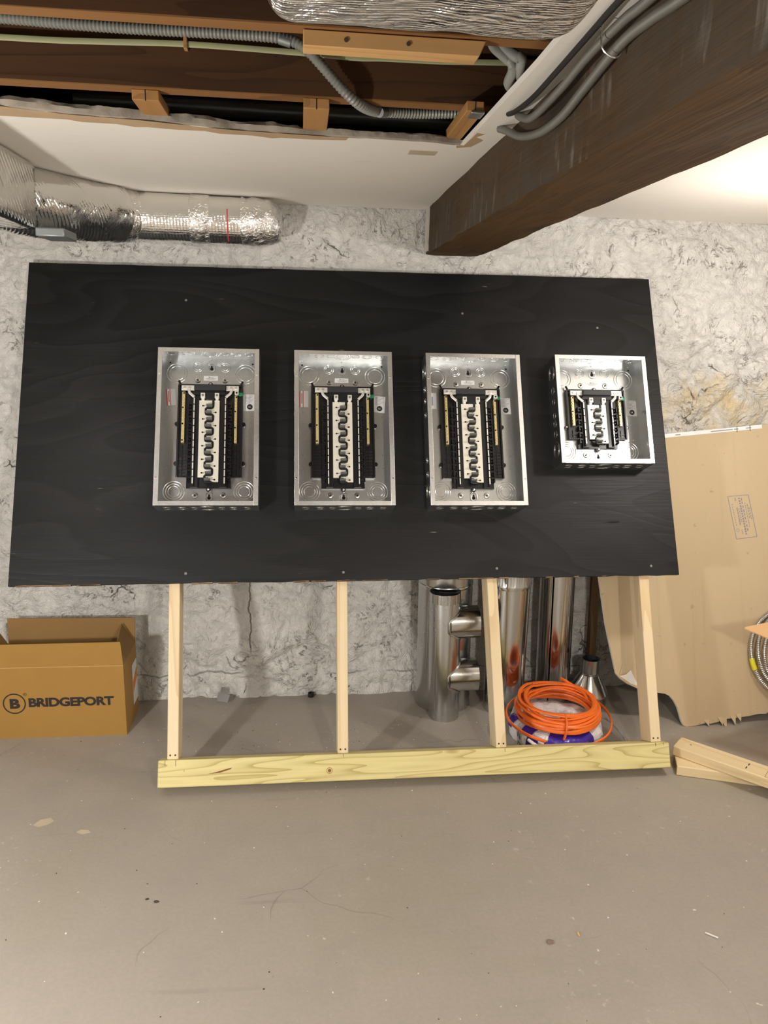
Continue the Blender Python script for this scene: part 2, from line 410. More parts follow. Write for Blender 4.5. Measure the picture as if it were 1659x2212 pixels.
def make_foil(name, kind):
    a = N(name, .08, 1.0)
    a.b.inputs['Base Color'].default_value = (.83, .82, .80, 1)
    v = a.co()
    wr = a.noise(a.vadd(v, a.noisec(v, 9, 3), .1), 17, 5, .62, 1.2)
    if kind == 'ribs_x':      # threads of the scrim run around the pipe
        rib = a.wave(a.co((1, 1, 1)), 28, .5, 2, 'X')
        rib2 = a.wave(a.co((1, 1, 1)), 42, .8, 2, 'Z')
        h = a.math('ADD', a.math('MULTIPLY', wr, 1.2), a.math('ADD', a.math('MULTIPLY', rib, .22), a.math('MULTIPLY', rib2, .12)))
        a.bump(h, .30, .008)
    elif kind == 'ribs_diag':
        rib = a.wave(a.co((1, 1, 1), rot=(0, .0, 0)), 24, .25, 1, 'DIAGONAL')
        h = a.math('ADD', a.math('MULTIPLY', wr, .7), a.math('MULTIPLY', rib, .30)); a.bump(h, .32, .008)
    elif kind == 'smooth':
        rib = a.wave(a.co((1, 1, 1)), 30, .3, 1, 'DIAGONAL')
        msk = a.ramp(a.noise(v, 7, 2), [(.48, 0), (.56, 1)])
        h = a.math('ADD', a.math('MULTIPLY', wr, .9), a.math('MULTIPLY', a.math('MULTIPLY', rib, msk), .38)); a.bump(h, .38, .009)
    elif kind == 'bubble':
        bub = a.vor(a.vadd(a.co((.45, 1, 1)), a.noisec(v, 12, 2), .02), 85)
        rib = a.wave(a.vadd(v, a.noisec(a.co((2, 9, 9)), 1, 3), .05), 48, 1.6, 3, 'Y', dscale=2.0)
        h = a.math('ADD', a.math('MULTIPLY', wr, 1.8), a.math('ADD', a.math('MULTIPLY', bub, -1.0), a.math('MULTIPLY', rib, .22)))
        a.bump(h, .75, .012)
        a.b.inputs['Roughness'].default_value = .2
    return a.m
M_foil_round = make_foil('foil_wrap_round', 'ribs_x')
M_foil_rect = make_foil('foil_wrap_box', 'ribs_diag')
M_foil_smooth = make_foil('foil_wrap_smooth', 'smooth')
M_foil_bubble = make_foil('foil_bubble_wrap', 'bubble')
a = N('foil_tape', .12, 1.0, (.86, .85, .83)); v = a.co()
a.bump(a.noise(a.vadd(v, a.noisec(v, 25, 3), .06), 40, 4, .6, 1.5), .9, .006); M_tape = a.m

M_card = plain('brown_cardboard', (.36, .195, .042), .75, bump=.08, bscale=150, var=.06)
M_card_in = plain('cardboard_inside', (.28, .160, .050), .8, bump=.08, bscale=150, var=.06)
M_card2 = plain('tan_cardboard', (.62, .37, .18), .75, var=.05)
M_print = plain('black_box_print', (.022, .016, .014), .7, var=.1)
M_orange_lab = plain('orange_sticker', (.75, .24, .02), .5, var=.05)
a = N('drywall_back_paper', .85); v = a.co()
c = a.mix(a.noise(v, 2.2, 5), (.50, .385, .235), (.57, .445, .285))
c = a.mix(a.ramp(a.noise(a.co((30, 1, 1.2)), 1, 4), [(.58, 0), (.72, .25)]), c, (.42, .31, .17))
c = a.mix(a.ramp(a.noise(v, 26, 4), [(.66, 0), (.74, .6)]), c, (.34, .24, .13))
a.color(c); a.bump(a.noise(v, 30, 4), .15, .003); M_drypaper = a.m
M_gypwhite = plain('white_gypsum', (.76, .73, .67), .95, bump=.6, bscale=80, var=.12)
M_blueink = plain('blue_grey_stamp_ink', (.23, .22, .26), .8, var=.2)
M_orange = plain('orange_cable_jacket', (.86, .165, .018), .38, var=.05)
M_whitecable = plain('white_cable_jacket', (.75, .75, .73), .4, var=.05)
M_greycable = plain('grey_cable_jacket', (.30, .30, .29), .45, var=.05)
M_conduit = plain('grey_flex_conduit', (.26, .26, .235), .5, .25, var=.15)
M_conduit_light = plain('dusty_flex_conduit', (.155, .148, .125), .55, .2, var=.18)
M_romex = plain('pale_green_cable', (.36, .36, .20), .55, var=.1)
M_bx = make_galv('armoured_cable_steel', (.60, .60, .58), .28, 200)
M_yellow = plain('yellow_tag', (.72, .66, .02), .5, var=.05)
M_rubber = plain('black_rubber', (.018, .015, .013), .6, var=.1)
M_stone = plain('chipped_stone', (.22, .16, .12), .9, bump=.5, bscale=60, var=.3)
M_chip = plain('paint_flake', (.74, .71, .66), .8, var=.05)
M_crumb = plain('dirt_crumb', (.06, .048, .038), .9, var=.2)
M_duct_grey = plain('grey_sheet_pipe', (.28, .30, .30), .4, .6, var=.1)
a = N('wrapper_film', .16, color=(.78, .78, .80)); v = a.co(); a.bump(a.noise(a.vadd(v, a.noisec(v, 20, 3), .08), 26, 4, .6, 1.0), .9, .012)
a.color(a.mix(a.ramp(a.noise(v, 18, 4), [(.55, 0), (.7, .5)]), (.80, .80, .82), (.45, .45, .48))); M_film = a.m
a = N('purple_wrapper_print', .2, color=(.045, .02, .30)); v = a.co(); a.bump(a.noise(v, 40, 4), .6, .006); M_purple = a.m

# ------------------------------------------------------------------ the room
CEIL = 2.02
X0, X1, Y0, Y1 = -2.9, 3.3, -2.4, 3.19
TOPZ = 2.275
def wall_y(x, z):
    base = 3.203 - .052 * (1 - np.clip(z / 1.05, 0, 1) ** 1.2) 
    d1, d2 = worley(x * 3.3 + .3 * fbm(x * 3, z * 3, 5), z * 4.4 + .5 * fbm(x * 4, z * 4, 9), 3)
    edge = np.clip((d2 - d1) / .28, 0, 1)
    stone = edge ** .6
    lump = fbm(x * 5, z * 5, 21, 5)
    rough = fbm(x * 17, z * 17, 33, 4)
    ridged = 1 - np.abs(2 * fbm(x * 6.5, z * 6.5, 51, 4) - 1)
    zone = np.clip((fbm(x * 1.3, z * 1.7, 71, 3) - .38) / .25, 0, 1)
    amp = np.clip((1.95 - z) / .5, .35, 1)
    y = base - amp * (.020 * stone * zone + .034 * lump + .012 * rough) + .010 * amp * np.clip((ridged - .90) / .1, 0, 1) * zone
    y += .012 * amp * (1 - edge) * zone * (fbm(x * 2, z * 2, 88, 3) > .5)
    # the projecting footing along the floor
    ft = np.clip((.105 + .012 * vnoise(x * 6, z * 0, 4) - z) / .02, 0, 1)
    y -= ft * (.022 + .006 * fbm(x * 8, z * 8, 61, 3))
    return y
nx, nz = 620, 216
xs = np.linspace(X0, X1, nx); zs = np.linspace(0, TOPZ, nz)
XX, ZZ = np.meshgrid(xs, zs); YY = wall_y(XX, ZZ)
verts = np.stack([XX.ravel(), YY.ravel(), ZZ.ravel()], 1)
idx = np.arange(nx * nz).reshape(nz, nx)
faces = np.stack([idx[:-1, :-1].ravel(), idx[:-1, 1:].ravel(), idx[1:, 1:].ravel(), idx[1:, :-1].ravel()], 1)
me = bpy.data.meshes.new('wall_back'); me.from_pydata(verts.tolist(), [], faces.tolist()); me.update()
me.polygons.foreach_set('use_smooth', [True] * len(me.polygons)); me.materials.append(M_wall)
wb = bpy.data.objects.new('wall_back', me); col.objects.link(wb); struct(wb)
M_wall2 = make_wall_mat(False)
struct(MB().box(X0 - .1, X0, Y0, Y1 + .1, 0, TOPZ).build('wall_left', M_wall2))
struct(MB().box(X1, X1 + .1, Y0, Y1 + .1, 0, TOPZ).build('wall_right', M_wall2))
struct(MB().box(X0 - .1, X1 + .1, Y0 - .1, Y0, 0, TOPZ).build('wall_front', M_wall2))
struct(MB().box(X0 - .1, X1 + .1, Y0 - .1, Y1 + .1, -.08, 0).build('floor', M_floor))
struct(MB().box(X0 - .1, X1 + .1, Y0 - .1, Y1 + .1, TOPZ, TOPZ + .03).build('subfloor', M_joist))  # subfloor closing the joist cavity from above

# ceiling board with the broken-out opening
H_FRONT = [(-1.7, 1.93), (-1.2, 1.925), (-.90, 1.945), (-.673, 1.977), (-.60, 1.99), (-.534, 2.018), (-.46, 2.02), (-.38, 2.036), (-.33, 2.05), (-.25, 2.055),
           (-.168, 2.084), (-.06, 2.092), (0.02, 2.104), (.059, 2.101), (.10, 2.098), (.234, 2.093), (.33, 2.10), (.392, 2.112), (.417, 2.114)]
ZT = CEIL + .0135
cb = MB()
jit = []
for i in range(len(H_FRONT) - 1):
    (ax, ay), (bx, by) = H_FRONT[i], H_FRONT[i + 1]
    k = max(1, int((bx - ax) / .02))
    for j in range(k):
        t = j / k; jit.append((ax + (bx - ax) * t, ay + (by - ay) * t + random.uniform(-.004, .004)))
jit.append(H_FRONT[-1])
cb.prism(jit + [(.505, 2.114), (.505, Y1), (-1.7, Y1)], CEIL, ZT, 'z')
cb.prism([(.421, -.2), (.505, -.2), (.505, 2.114), (.417, 2.114), (.421, 1.8), (.424, 1.5), (.420, 1.1)], CEIL, ZT, 'z')
cb.box(X0, -1.7, Y0, Y1, CEIL, ZT)
cb.box(-1.7, .505, Y0, -.2, CEIL, ZT)
cb.box(.69, X1, Y0, Y1, CEIL, ZT)
ceil = struct(cb.build('ceiling', M_ceil))
# broken gypsum core and torn paper along the break
ge = MB(); vv = []; ff = []
E_ = [p for p in jit if p[0] > -1.0]
dense = []
for i in range(len(E_) - 1):
    for k in range(3): dense.append((E_[i][0] + (E_[i + 1][0] - E_[i][0]) * k / 3, E_[i][1] + (E_[i + 1][1] - E_[i][1]) * k / 3))
for i, (ax, ay) in enumerate(dense):
    thick = 1.0 if ax < 0 else .55
    nn = lambda k: float(fbm(np.array([ax * 28.]), np.array([k * 7.]), 17, 4)[0])
    vv += [(ax, ay - .001, CEIL + .0005), (ax, ay - .004 - .008 * nn(1) * thick, CEIL + .004), (ax, ay - .003 - .016 * nn(2) * thick, ZT + .003 * nn(3)), (ax, ay - .001 - .012 * nn(4) * thick, ZT + (.004 + .010 * nn(5)) * thick), (ax, ay + .012, ZT + .012 * nn(6) * thick)]
for i in range(len(dense) - 1):
    for k in range(4): ff.append((i * 5 + k, (i + 1) * 5 + k, (i + 1) * 5 + k + 1, i * 5 + k + 1))
ge.add(vv, ff)
ge.build('gypsum_edge', M_gyp, ceil, kind='stuff')
tp = [(-.95, 1.935), (-.673, 1.968), (-.534, 2.010), (-.38, 2.028), (-.168, 2.076), (0.06, 2.094), (.12, 2.093), (.115, 2.118), (.03, 2.128), (-.05, 2.126), (-.07, 2.136), (-.12, 2.118), (-.20, 2.116), (-.235, 2.096),
      (-.30, 2.098), (-.37, 2.088), (-.40, 2.092), (-.44, 2.072), (-.52, 2.070), (-.55, 2.052), (-.62, 2.052), (-.70, 2.05), (-.80, 2.03), (-.95, 2.02)]
MB().prism(tp, CEIL - .0007, CEIL + .0003, 'z').build('torn_paper', M_tornpaper, ceil)
MB().prism([(.405, 2.14), (.44, 2.12), (.455, 2.05), (.43, 2.02), (.445, 1.99), (.424, 1.98), (.419, 2.112), (.40, 2.116)], CEIL - .0007, CEIL + .0003, 'z').build('torn_paper', M_tornpaper, ceil)
MB().box(.29, .365, 2.19, 2.24, CEIL - .0008, CEIL + .0003).build('tape_patch', plain('beige_tape', (.52, .44, .31), .7), ceil)

# ------------------------------------------------------------------ girder, joists, strapping
def rough_beam(name, x0, x1, y0, y1, z0, z1, mat_, nseg, amp, axis='y', seed=3, parent=None):
    prof = []
    k = 6
    for i in range(k): prof.append((0 + i / k, 0))
    for i in range(k): prof.append((1, i / k))
    for i in range(k): prof.append((1 - i / k, 1))
    for i in range(k): prof.append((0, 1 - i / k))
    n = len(prof); vv = []; ff = []
    r = np.random.default_rng(seed)
    for s_ in range(nseg + 1):
        t = s_ / nseg
        for j, (a, b) in enumerate(prof):
            da = amp * (fbm(np.array([t * nseg * .35]), np.array([j * .8]), seed, 3)[0] - .5) * 2
            db = amp * (fbm(np.array([t * nseg * .35]), np.array([j * .8 + 40]), seed + 9, 3)[0] - .5) * 2
            corner = (a in (0, 1)) and (b in (0, 1))
            if axis == 'y': p = (x0 + (x1 - x0) * a + da, y0 + (y1 - y0) * t, z0 + (z1 - z0) * b + db)
            else: p = (x0 + (x1 - x0) * t, y0 + (y1 - y0) * a + da, z0 + (z1 - z0) * b + db)
            vv.append(p)
    for s_ in range(nseg):
        for j in range(n):
            ff.append((s_ * n + j, s_ * n + (j + 1) % n, (s_ + 1) * n + (j + 1) % n, (s_ + 1) * n + j))
    ff += [tuple(range(n - 1, -1, -1)), tuple(range(nseg * n, nseg * n + n))]
    return MB().add(vv, ff).build(name, mat_, parent, angle=50)
g = rough_beam('girder', .494, .703, Y0, 3.172, 1.850, 2.06, M_girder, 120, .004)
tag(g, 'massive old dark brown timber girder crossing under the ceiling to the stone wall', 'beam')
M_whiteend = plain('whitewash_on_girder', (.60, .55, .48), .85, var=.2, bump=.4, bscale=60)
MB().box(.488, .494, 3.10, 3.165, 1.858, CEIL).build('plaster_smear', M_whiteend, g)
j1 = rough_beam('joist', -2.7, .49, 1.902, 1.948, 2.060, TOPZ, M_joist, 40, .0015, 'x', 5)
tag(j1, 'dark joist across the ceiling opening carrying the pale green cable', 'joist')
j2 = rough_beam('joist', -2.7, .49, 1.486, 1.526, 2.060, TOPZ, M_joist, 40, .0015, 'x', 8)
tag(j2, 'dark joist partly hidden above the foil bubble-wrapped duct', 'joist')
M_joist_lit = wood('joist_lit_wood', (.26, .125, .043), (.15, .068, .024), 'x', 5, .8, .2)
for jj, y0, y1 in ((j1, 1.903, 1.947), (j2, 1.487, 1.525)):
    MB().box(-2.7, .485, y0, y1, 2.0575, 2.0605).build('lit_underside', M_joist_lit, jj)  # lighter wood colour paints in the light on each joist's bottom face
def strip(x0, x1, y0, y1, z0, z1, label):
    root = empty('strapping_strip', (0, 0, 0))
    tag(root, label, 'wood strip', 'strapping strips at the ceiling break')
    MB().box(x0, x1, y0, y1, z0, z1).build('batten', M_joist_light, root, bevel=.002)
    MB().box((x0 + x1) / 2 - .001, (x0 + x1) / 2 + .001, y0 - .0006, y0 + .004, z0, z1).build('split', M_dark, root)
    return root
strip(-.371, -.312, 1.915, 2.45, 2.035, 2.0575, 'short orange-brown strapping strip end, the one nearer the foil ducts on the wall')
strip(.007, .066, 1.908, 2.45, 2.035, 2.0575, 'orange-brown strapping strip end in the middle of the ceiling opening')
s3 = strip(.372, .412, 1.86, 2.125, 2.035, 2.0575, 'orange-brown strapping strip along the girder side of the ceiling opening')
MB().box(.382, .412, 1.852, 1.90, 2.030, 2.036).build('metal_clip', M_galv, s3, bevel=.001)

cl = empty('wood_cleat'); tag(cl, 'pale pine cleat nailed under the joist beside the foil bubble-wrapped duct', 'wood cleat')
MB().prism([(.005, 2.030), (.318, 2.030), (.330, 2.056), (.005, 2.056)], 1.497, 1.540, 'y').build('cleat_board', M_cleat, cl, bevel=.0015)
for kx in (.08, .19): MB().lathe([(0, 0), (.004, 0), (.004, .002), (0, .002)], 10, (kx, 1.4955, 2.043), 'y').build('nail_head', M_crumb, cl)

# pipe in the dark cavity behind the joist
o = MB().tube([(-.6, 2.33, 2.135), (.02, 2.33, 2.13), (.49, 2.33, 2.128)], .022, 12).build('cavity_pipe', M_duct_grey)
tag(o, 'grey pipe running in the dark cavity behind the joist', 'pipe')

def ridged(path, r, pitch, n=10, amp=.10):
    P = [Vector(p) for p in path]; out = []; L = [0]
    for i in range(len(P) - 1): L.append(L[-1] + (P[i + 1] - P[i]).length)
    m = max(4, int(L[-1] / pitch * 2)); k = 0
    for s_ in range(m + 1):
        d = L[-1] * s_ / m
        while k < len(P) - 2 and L[k + 1] < d: k += 1
        t = (d - L[k]) / max(1e-9, L[k + 1] - L[k]); out.append(P[k].lerp(P[k + 1], min(1, t)))
    return MB().tube(out, r, n, rfun=lambda i: 1 + (amp if i % 2 else -amp))

cp = smooth_path([(-1.6, 1.86, 2.168), (-1.0, 1.86, 2.164), (-.619, 1.86, 2.163), (-.48, 1.86, 2.160), (-.339, 1.86, 2.159), (-.146, 1.86, 2.161), (-.035, 1.86, 2.158), (.011, 1.86, 2.141), (.042, 1.865, 2.116),
                  (.072, 1.87, 2.088), (.098, 1.872, 2.064), (.128, 1.89, 2.047), (.16, 1.935, 2.046), (.20, 1.985, 2.056), (.29, 2.02, 2.066), (.40, 2.03, 2.075)], 5)
cv = empty('flexible_conduit'); tag(cv, 'grey flexible conduit sagging diagonally across the joist in the ceiling opening', 'conduit')
ridged(cp, .0112, .008).build('conduit_sheath', M_conduit, cv)
MB().tube([(.184, 1.955, 2.047), (.200, 1.978, 2.053)], .0115, 12).build('connector', M_duct_grey, cv)
MB().tube([(-.045, 1.86, 2.158), (-.020, 1.86, 2.152)], .0120, 12).build('connector', M_duct_grey, cv)
rp = smooth_path([(-1.5, 1.89, 2.135), (-.63, 1.89, 2.136), (-.441, 1.89, 2.139), (-.247, 1.89, 2.145), (.001, 1.89, 2.142), (.12, 1.888, 2.138), (.186, 1.887, 2.140), (.30, 1.89, 2.142), (.363, 1.89, 2.144), (.485, 1.89, 2.149)], 5)
rx = empty('flat_cable'); tag(rx, 'pale green flat cable stapled along the face of the joist', 'cable')
MB().tube(rp, .0045, 8, ry=.0065).build('cable_jacket', M_romex, rx)
MB().box(-.251, -.243, 1.882, 1.9015, 2.134, 2.157).build('staple', M_joist_light, rx, bevel=.001)
for i, (dx, pts) in enumerate([(0, [(.385, 1.74, 2.17), (.392, 1.72, 2.126), (.398, 1.64, 2.080), (.404, 1.60, 2.056), (.412, 1.62, 2.048), (.422, 1.69, 2.047), (.45, 1.75, 2.052)]),
                               (1, [(.395, 1.68, 2.16), (.400, 1.655, 2.105), (.405, 1.575, 2.060), (.412, 1.56, 2.052), (.424, 1.61, 2.047), (.44, 1.66, 2.049), (.46, 1.70, 2.052)])]):
    o = ridged(smooth_path(pts, 5), .0095, .007).build('cable_loop', M_conduit)
    tag(o, ['dusty grey armoured cable dropping over the opening edge, outer of the pair beside the cleat',
            'dusty grey armoured cable dropping over the opening edge, inner of the pair toward the girder'][i], 'cable', 'cables dropping at the ceiling opening')

# armoured cables lying along the top of the girder
gc = [
 ([(.462, 1.915, 2.016), (.470, 1.88, 2.004), (.480, 1.80, 1.975), (.483, 1.70, 1.955), (.482, 1.60, 1.944), (.482, 1.50, 1.945), (.481, 1.40, 1.958), (.480, 1.243, 1.978), (.480, 1.139, 1.975), (.480, 1.017, 1.965), (.48, .70, 1.955), (.48, .2, 1.95)], .0078,
  'grey armoured cable hanging lowest on the side of the girder'),
 ([(.474, 1.80, 2.017), (.472, 1.76, 2.003), (.470, 1.665, 1.980), (.468, 1.489, 1.982), (.466, 1.349, 1.992), (.468, 1.207, 1.997), (.468, 1.105, 1.992), (.466, .7, 1.985), (.466, .2, 1.985)], .0072,
  'grey armoured cable in the middle of the three along the girder'),
 ([(.452, 1.80, 2.018), (.452, 1.74, 2.008), (.450, 1.60, 1.998), (.450, 1.45, 2.002), (.450, 1.30, 2.008), (.450, 1.18, 2.012), (.449, .9, 2.010), (.449, .3, 2.010)], .0048,
  'thin dark cable tucked against the ceiling above the two thicker girder cables')]
for pts, r, lab in gc:
    o = ridged(smooth_path(pts, 6), r, .0065, amp=.11).build('armoured_cable', M_conduit_light if r > .006 else M_rubber)
    tag(o, lab, 'cable', 'cables along the girder')
st = MB().tube(smooth_path([(.455, 1.262, 2.017), (.456, 1.256, 1.975), (.480, 1.252, 1.962), (.492, 1.250, 1.985)], 5), .0015, 6).build('cable_strap', M_steel)
tag(st, 'thin wire strap holding the cables to the girder', 'strap')

# ------------------------------------------------------------------ foil-wrapped duct overhead
def rounded_rect(x0, x1, z0, z1, r, k=6):
    pts = []
    for cx, cz, a0 in ((x1 - r, z0 + r, -90), (x1 - r, z1 - r, 0), (x0 + r, z1 - r, 90), (x0 + r, z0 + r, 180)):
        for i in range(k + 1):
            t = math.radians(a0 + 90 * i / k); pts.append((cx + r * math.cos(t), cz + r * math.sin(t)))
    return pts
def foil_box(name, rr, ys, mat_, parent, amp, seed):
    vv = []; ff = []; n0 = None
    # densify outline
    pts = []
    for i in range(len(rr)):
        a, b = Vector(rr[i]), Vector(rr[(i + 1) % len(rr)]); k = max(1, int((b - a).length / .012))
        pts += [a.lerp(b, j / k) for j in range(k)]
    n = len(pts); c = sum(pts, Vector((0, 0))) / n
    for si, (y, sc_) in enumerate(ys):
        for j, p in enumerate(pts):
            q = c + (p - c) * sc_
            d = amp * (fbm(np.array([j * .18]), np.array([y * 16]), seed, 4)[0] - .5) * 2
            q = q + (p - c).normalized() * d
            vv.append((q.x, y + d * .6, q.y))
    for s_ in range(len(ys) - 1):
        for j in range(n): ff.append((s_ * n + j, s_ * n + (j + 1) % n, (s_ + 1) * n + (j + 1) % n, (s_ + 1) * n + j))
    ff += [tuple(range(n)), tuple(range((len(ys) - 1) * n, len(ys) * n))[::-1]]
    return MB().add(vv, ff).build(name, mat_, parent, angle=70)
du = empty('overhead_duct'); tag(du, 'foil bubble-wrapped duct hanging low overhead in front of the ceiling opening', 'duct')
ys = [(1.055, .80), (1.050, .90), (1.040, .97), (1.02, 1.0)] + [(1.0 - i * .02, 1.0) for i in range(66)]
foil_box('bubble_wrap', rounded_rect(-.042, .340, 1.905, 2.010, .03), ys, M_foil_bubble, du, .006, 4)

# ------------------------------------------------------------------ foil-wrapped ducts along the wall
dl = empty('wall_duct'); tag(dl, 'silver foil-wrapped duct running under the ceiling along the stone wall', 'duct')
ys = [(2.60, .55), (2.595, .9), (2.58, 1.0)] + [(2.56 - i * .02, 1.0) for i in range(110)]
foil_box('box_section', rounded_rect(-1.22, -.794, 1.826, 2.016, .016, 4), ys, M_foil_rect, dl, .0025, 14)
def foil_tube(name, path, rads, mat_, parent, amp, seed, n=40, facet=1.0):
    P = smooth_path(path, 8); R = []
    m = len(path) - 1
    for i in range(len(P)):
        t = i / 8; k = min(int(t), m - 1); R.append(rads[k] + (rads[k + 1] - rads[k]) * (t - k))
    vv = []; ff = []
    x = None
    for i, p in enumerate(P):
        T = (P[min(i + 1, len(P) - 1)] - P[max(i - 1, 0)]).normalized()
        if x is None: x = T.cross(Vector((0, 0, 1))).normalized()
        x = (x - T * x.dot(T)).normalized(); y = T.cross(x)
        for j in range(n):
            th = 2 * math.pi * j / n
            d = amp * (fbm(np.array([i * .35]), np.array([j * .35]), seed, 4)[0] - .5) * 2
            q = p + (x * math.cos(th) + y * math.sin(th)) * (R[i] + d)
            q.z = min(q.z, CEIL - .002); q.y = min(q.y, 3.165)
            vv.append(q)
    for i in range(len(P) - 1):
        for j in range(n): ff.append((i * n + j, i * n + (j + 1) % n, (i + 1) * n + (j + 1) % n, (i + 1) * n + j))
    ff += [tuple(range(n))[::-1], tuple(range((len(P) - 1) * n, len(P) * n))]
    return MB().add(vv, ff).build(name, mat_, parent, angle=60)
foil_tube('elbow', [(-.98, 2.50, 1.922), (-.90, 2.60, 1.922), (-.80, 2.76, 1.922), (-.72, 2.90, 1.93), (-.655, 2.985, 1.937)], [.100, .104, .104, .102, .100], M_foil_smooth, dl, .006, 3)
foil_tube('round_section', [(-.70, 3.02, 1.937), (-.62, 3.045, 1.937), (-.40, 3.055, 1.936), (-.20, 3.06, 1.934)], [.092, .084, .083, .083], M_foil_round, dl, .003, 6)
foil_tube('foil_tape_joint', [(-.675, 2.99, 1.937), (-.645, 3.02, 1.937), (-.60, 3.045, 1.937)], [.100, .098, .088], M_tape, dl, .006, 8)
foil_tube('foil_tape_joint', [(-.40, 3.055, 1.936), (-.37, 3.056, 1.936), (-.33, 3.057, 1.936)], [.085, .089, .085], M_tape, dl, .004, 9)
foil_tube('end_cap', [(-.215, 3.06, 1.934), (-.16, 3.06, 1.934), (-.11, 3.065, 1.936), (-.085, 3.07, 1.94), (-.078, 3.07, 1.94)], [.084, .085, .080, .062, .03], M_tape, dl, .006, 12)
o = MB()
pp = [(-.262, 3.0575 - .0838 * math.cos(t), 1.935 - .0838 * math.sin(t)) for t in np.linspace(-.35, 1.15, 14)]
o.tube(pp, .0022, 6).build('red_mark', M_redink, dl)
MB().box(-.80, -.715, 2.56, 2.70, 1.806, 1.832).build('duct_flange', M_duct_grey, dl, bevel=.004)

# ------------------------------------------------------------------ the leaning stand
T_, A_ = .4266, .0023
O_ = (-1.0145, 2.3631, .037)
FROT = (-T_, 0, A_)
stand = empty('panel_stand', O_, FROT)
tag(stand, 'large black plywood board on four pine legs leaning back against the stone wall', 'panel board')
BU, BV, BR = .009, .6856, .006
bmB = MB(); nb = 60
W_, H_ = 2.438, 1.219
def bl(u, v): return (BU + math.cos(BR) * u - math.sin(BR) * v, BV + math.sin(BR) * u + math.cos(BR) * v)
ring = []
for i in range(nb): ring.append(bl(W_ * i / nb, random.uniform(-.0015, .0025)))
ring.append(bl(W_, 0)); ring.append(bl(W_, H_))
for i in range(1, nb): ring.append(bl(W_ * (1 - i / nb), H_ + random.uniform(-.0008, .0008)))
ring.append(bl(0, H_))
bmB.prism(ring, 0, .019, 'y')
board = bmB.build('plywood_sheet', M_ply, stand)
# splintered raw veneer along the lower edge
spl = MB()
for i in range(46):
    u = random.choice([random.uniform(.6, 1.7), random.uniform(1.2, 2.42), random.uniform(.02, .3)]); L = random.uniform(.01, .06)
    p0, p1 = bl(u, 0), bl(min(u + L, 2.43), 0)
    spl.hexa([(p0[0], -.0006, p0[1] - .002), (p1[0], -.0006, p1[1] - .0015), (p1[0], .019, p1[1] - .0015), (p0[0], .019, p0[1] - .002),
              (p0[0], -.0006, p0[1] + .001), (p1[0], -.0006, p1[1] + random.uniform(.001, .003)), (p1[0], .019, p1[1] + .001), (p0[0], .019, p0[1] + .001)])
spl.build('splintered_edge', M_plyedge, stand, kind='stuff')
for (u, v) in ((1.73, .035), (2.33, .035), (2.20, 1.0), (1.65, 1.05), (.58, 1.08), (1.16, .03), (.60, .035)):
    p = bl(u, v); MB().lathe([(0, -.0012), (.0045, -.001), (.005, 0)], 12, (p[0], 0, p[1]), 'y').build('screw_head', M_stab, stand)
# dark gash in the veneer
p = bl(2.19, .205)
MB().prism([(p[0] - .03, p[1]), (p[0] - .01, p[1] - .002), (p[0] + .012, p[1] - .004), (p[0] + .03, p[1] + .002), (p[0] + .028, p[1] + .0045), (p[0], p[1] + .0035)], -.0006, .001, 'y').build('veneer_gash', M_dark, stand)
legs = [((.5488, .587), (.5605, .5985)), ((1.1462, 1.1842), (1.1415, 1.1795)), ((1.7042, 1.7425), (1.7082, 1.7465)), ((2.2955, 2.3345), (2.287, 2.326))]
V0, V1 = .0895, .69
for i, (tp_, bt) in enumerate(legs):
    vt = 1.50; k = (vt - V0) / (V1 - V0)
    a0 = bt[0] + (tp_[0] - bt[0]) * k; a1 = bt[1] + (tp_[1] - bt[1]) * k
    MB().hexa([(bt[0], .0195, V0), (bt[1], .0195, V0), (bt[1], .108, V0), (bt[0], .108, V0), (a0, .0195, vt), (a1, .0195, vt), (a1, .108, vt), (a0, .108, vt)]).build('leg', M_pine, stand, bevel=.003)
    for dx in (.010, .027):
        MB().lathe([(0, -.0005), (.0032, -.0005), (.0036, .001)], 10, (bt[0] + dx, .0195, V0 + .014), 'y').build('nail', M_crumb, stand)
MB().box(.533, 2.3478, .004, .0895, 0, .0893).build('sill_beam', M_treated, stand, bevel=.004, label='greenish pressure-treated beam along the floor')
for (u, v, du_, dv) in ((.556, .072, .0012, .02), (.591, .070, .0012, .02), (.62, .05, .001, .006), (1.16, .078, .001, .012), (1.735, .076, .0012, .016), (2.295, .078, .0016, .016), (2.325, .08, .001, .012)):
    MB().box(u, u + du_, .0034, .006, v, min(v + dv, .0885)).build('pencil_mark', M_crumb, stand)
MB().prism([(.70, .040), (.73, .046), (.765, .055), (.78, .058), (.775, .053), (.74, .043)], .0033, .006, 'y').build('bark_streak', plain('red_bark', (.20, .07, .02), .8), stand)

MB().lathe([(0, -.0006), (.006, -.0006)], 14, (1.1124, .004, .0361), 'y').build('knot', plain('dark_knot', (.22, .11, .03), .7), stand)
MB().lathe([(.0085, -.0004), (.011, -.0004)], 16, (1.1124, .004, .0361), 'y').build('knot_ring', plain('knot_halo', (.42, .27, .08), .7), stand)

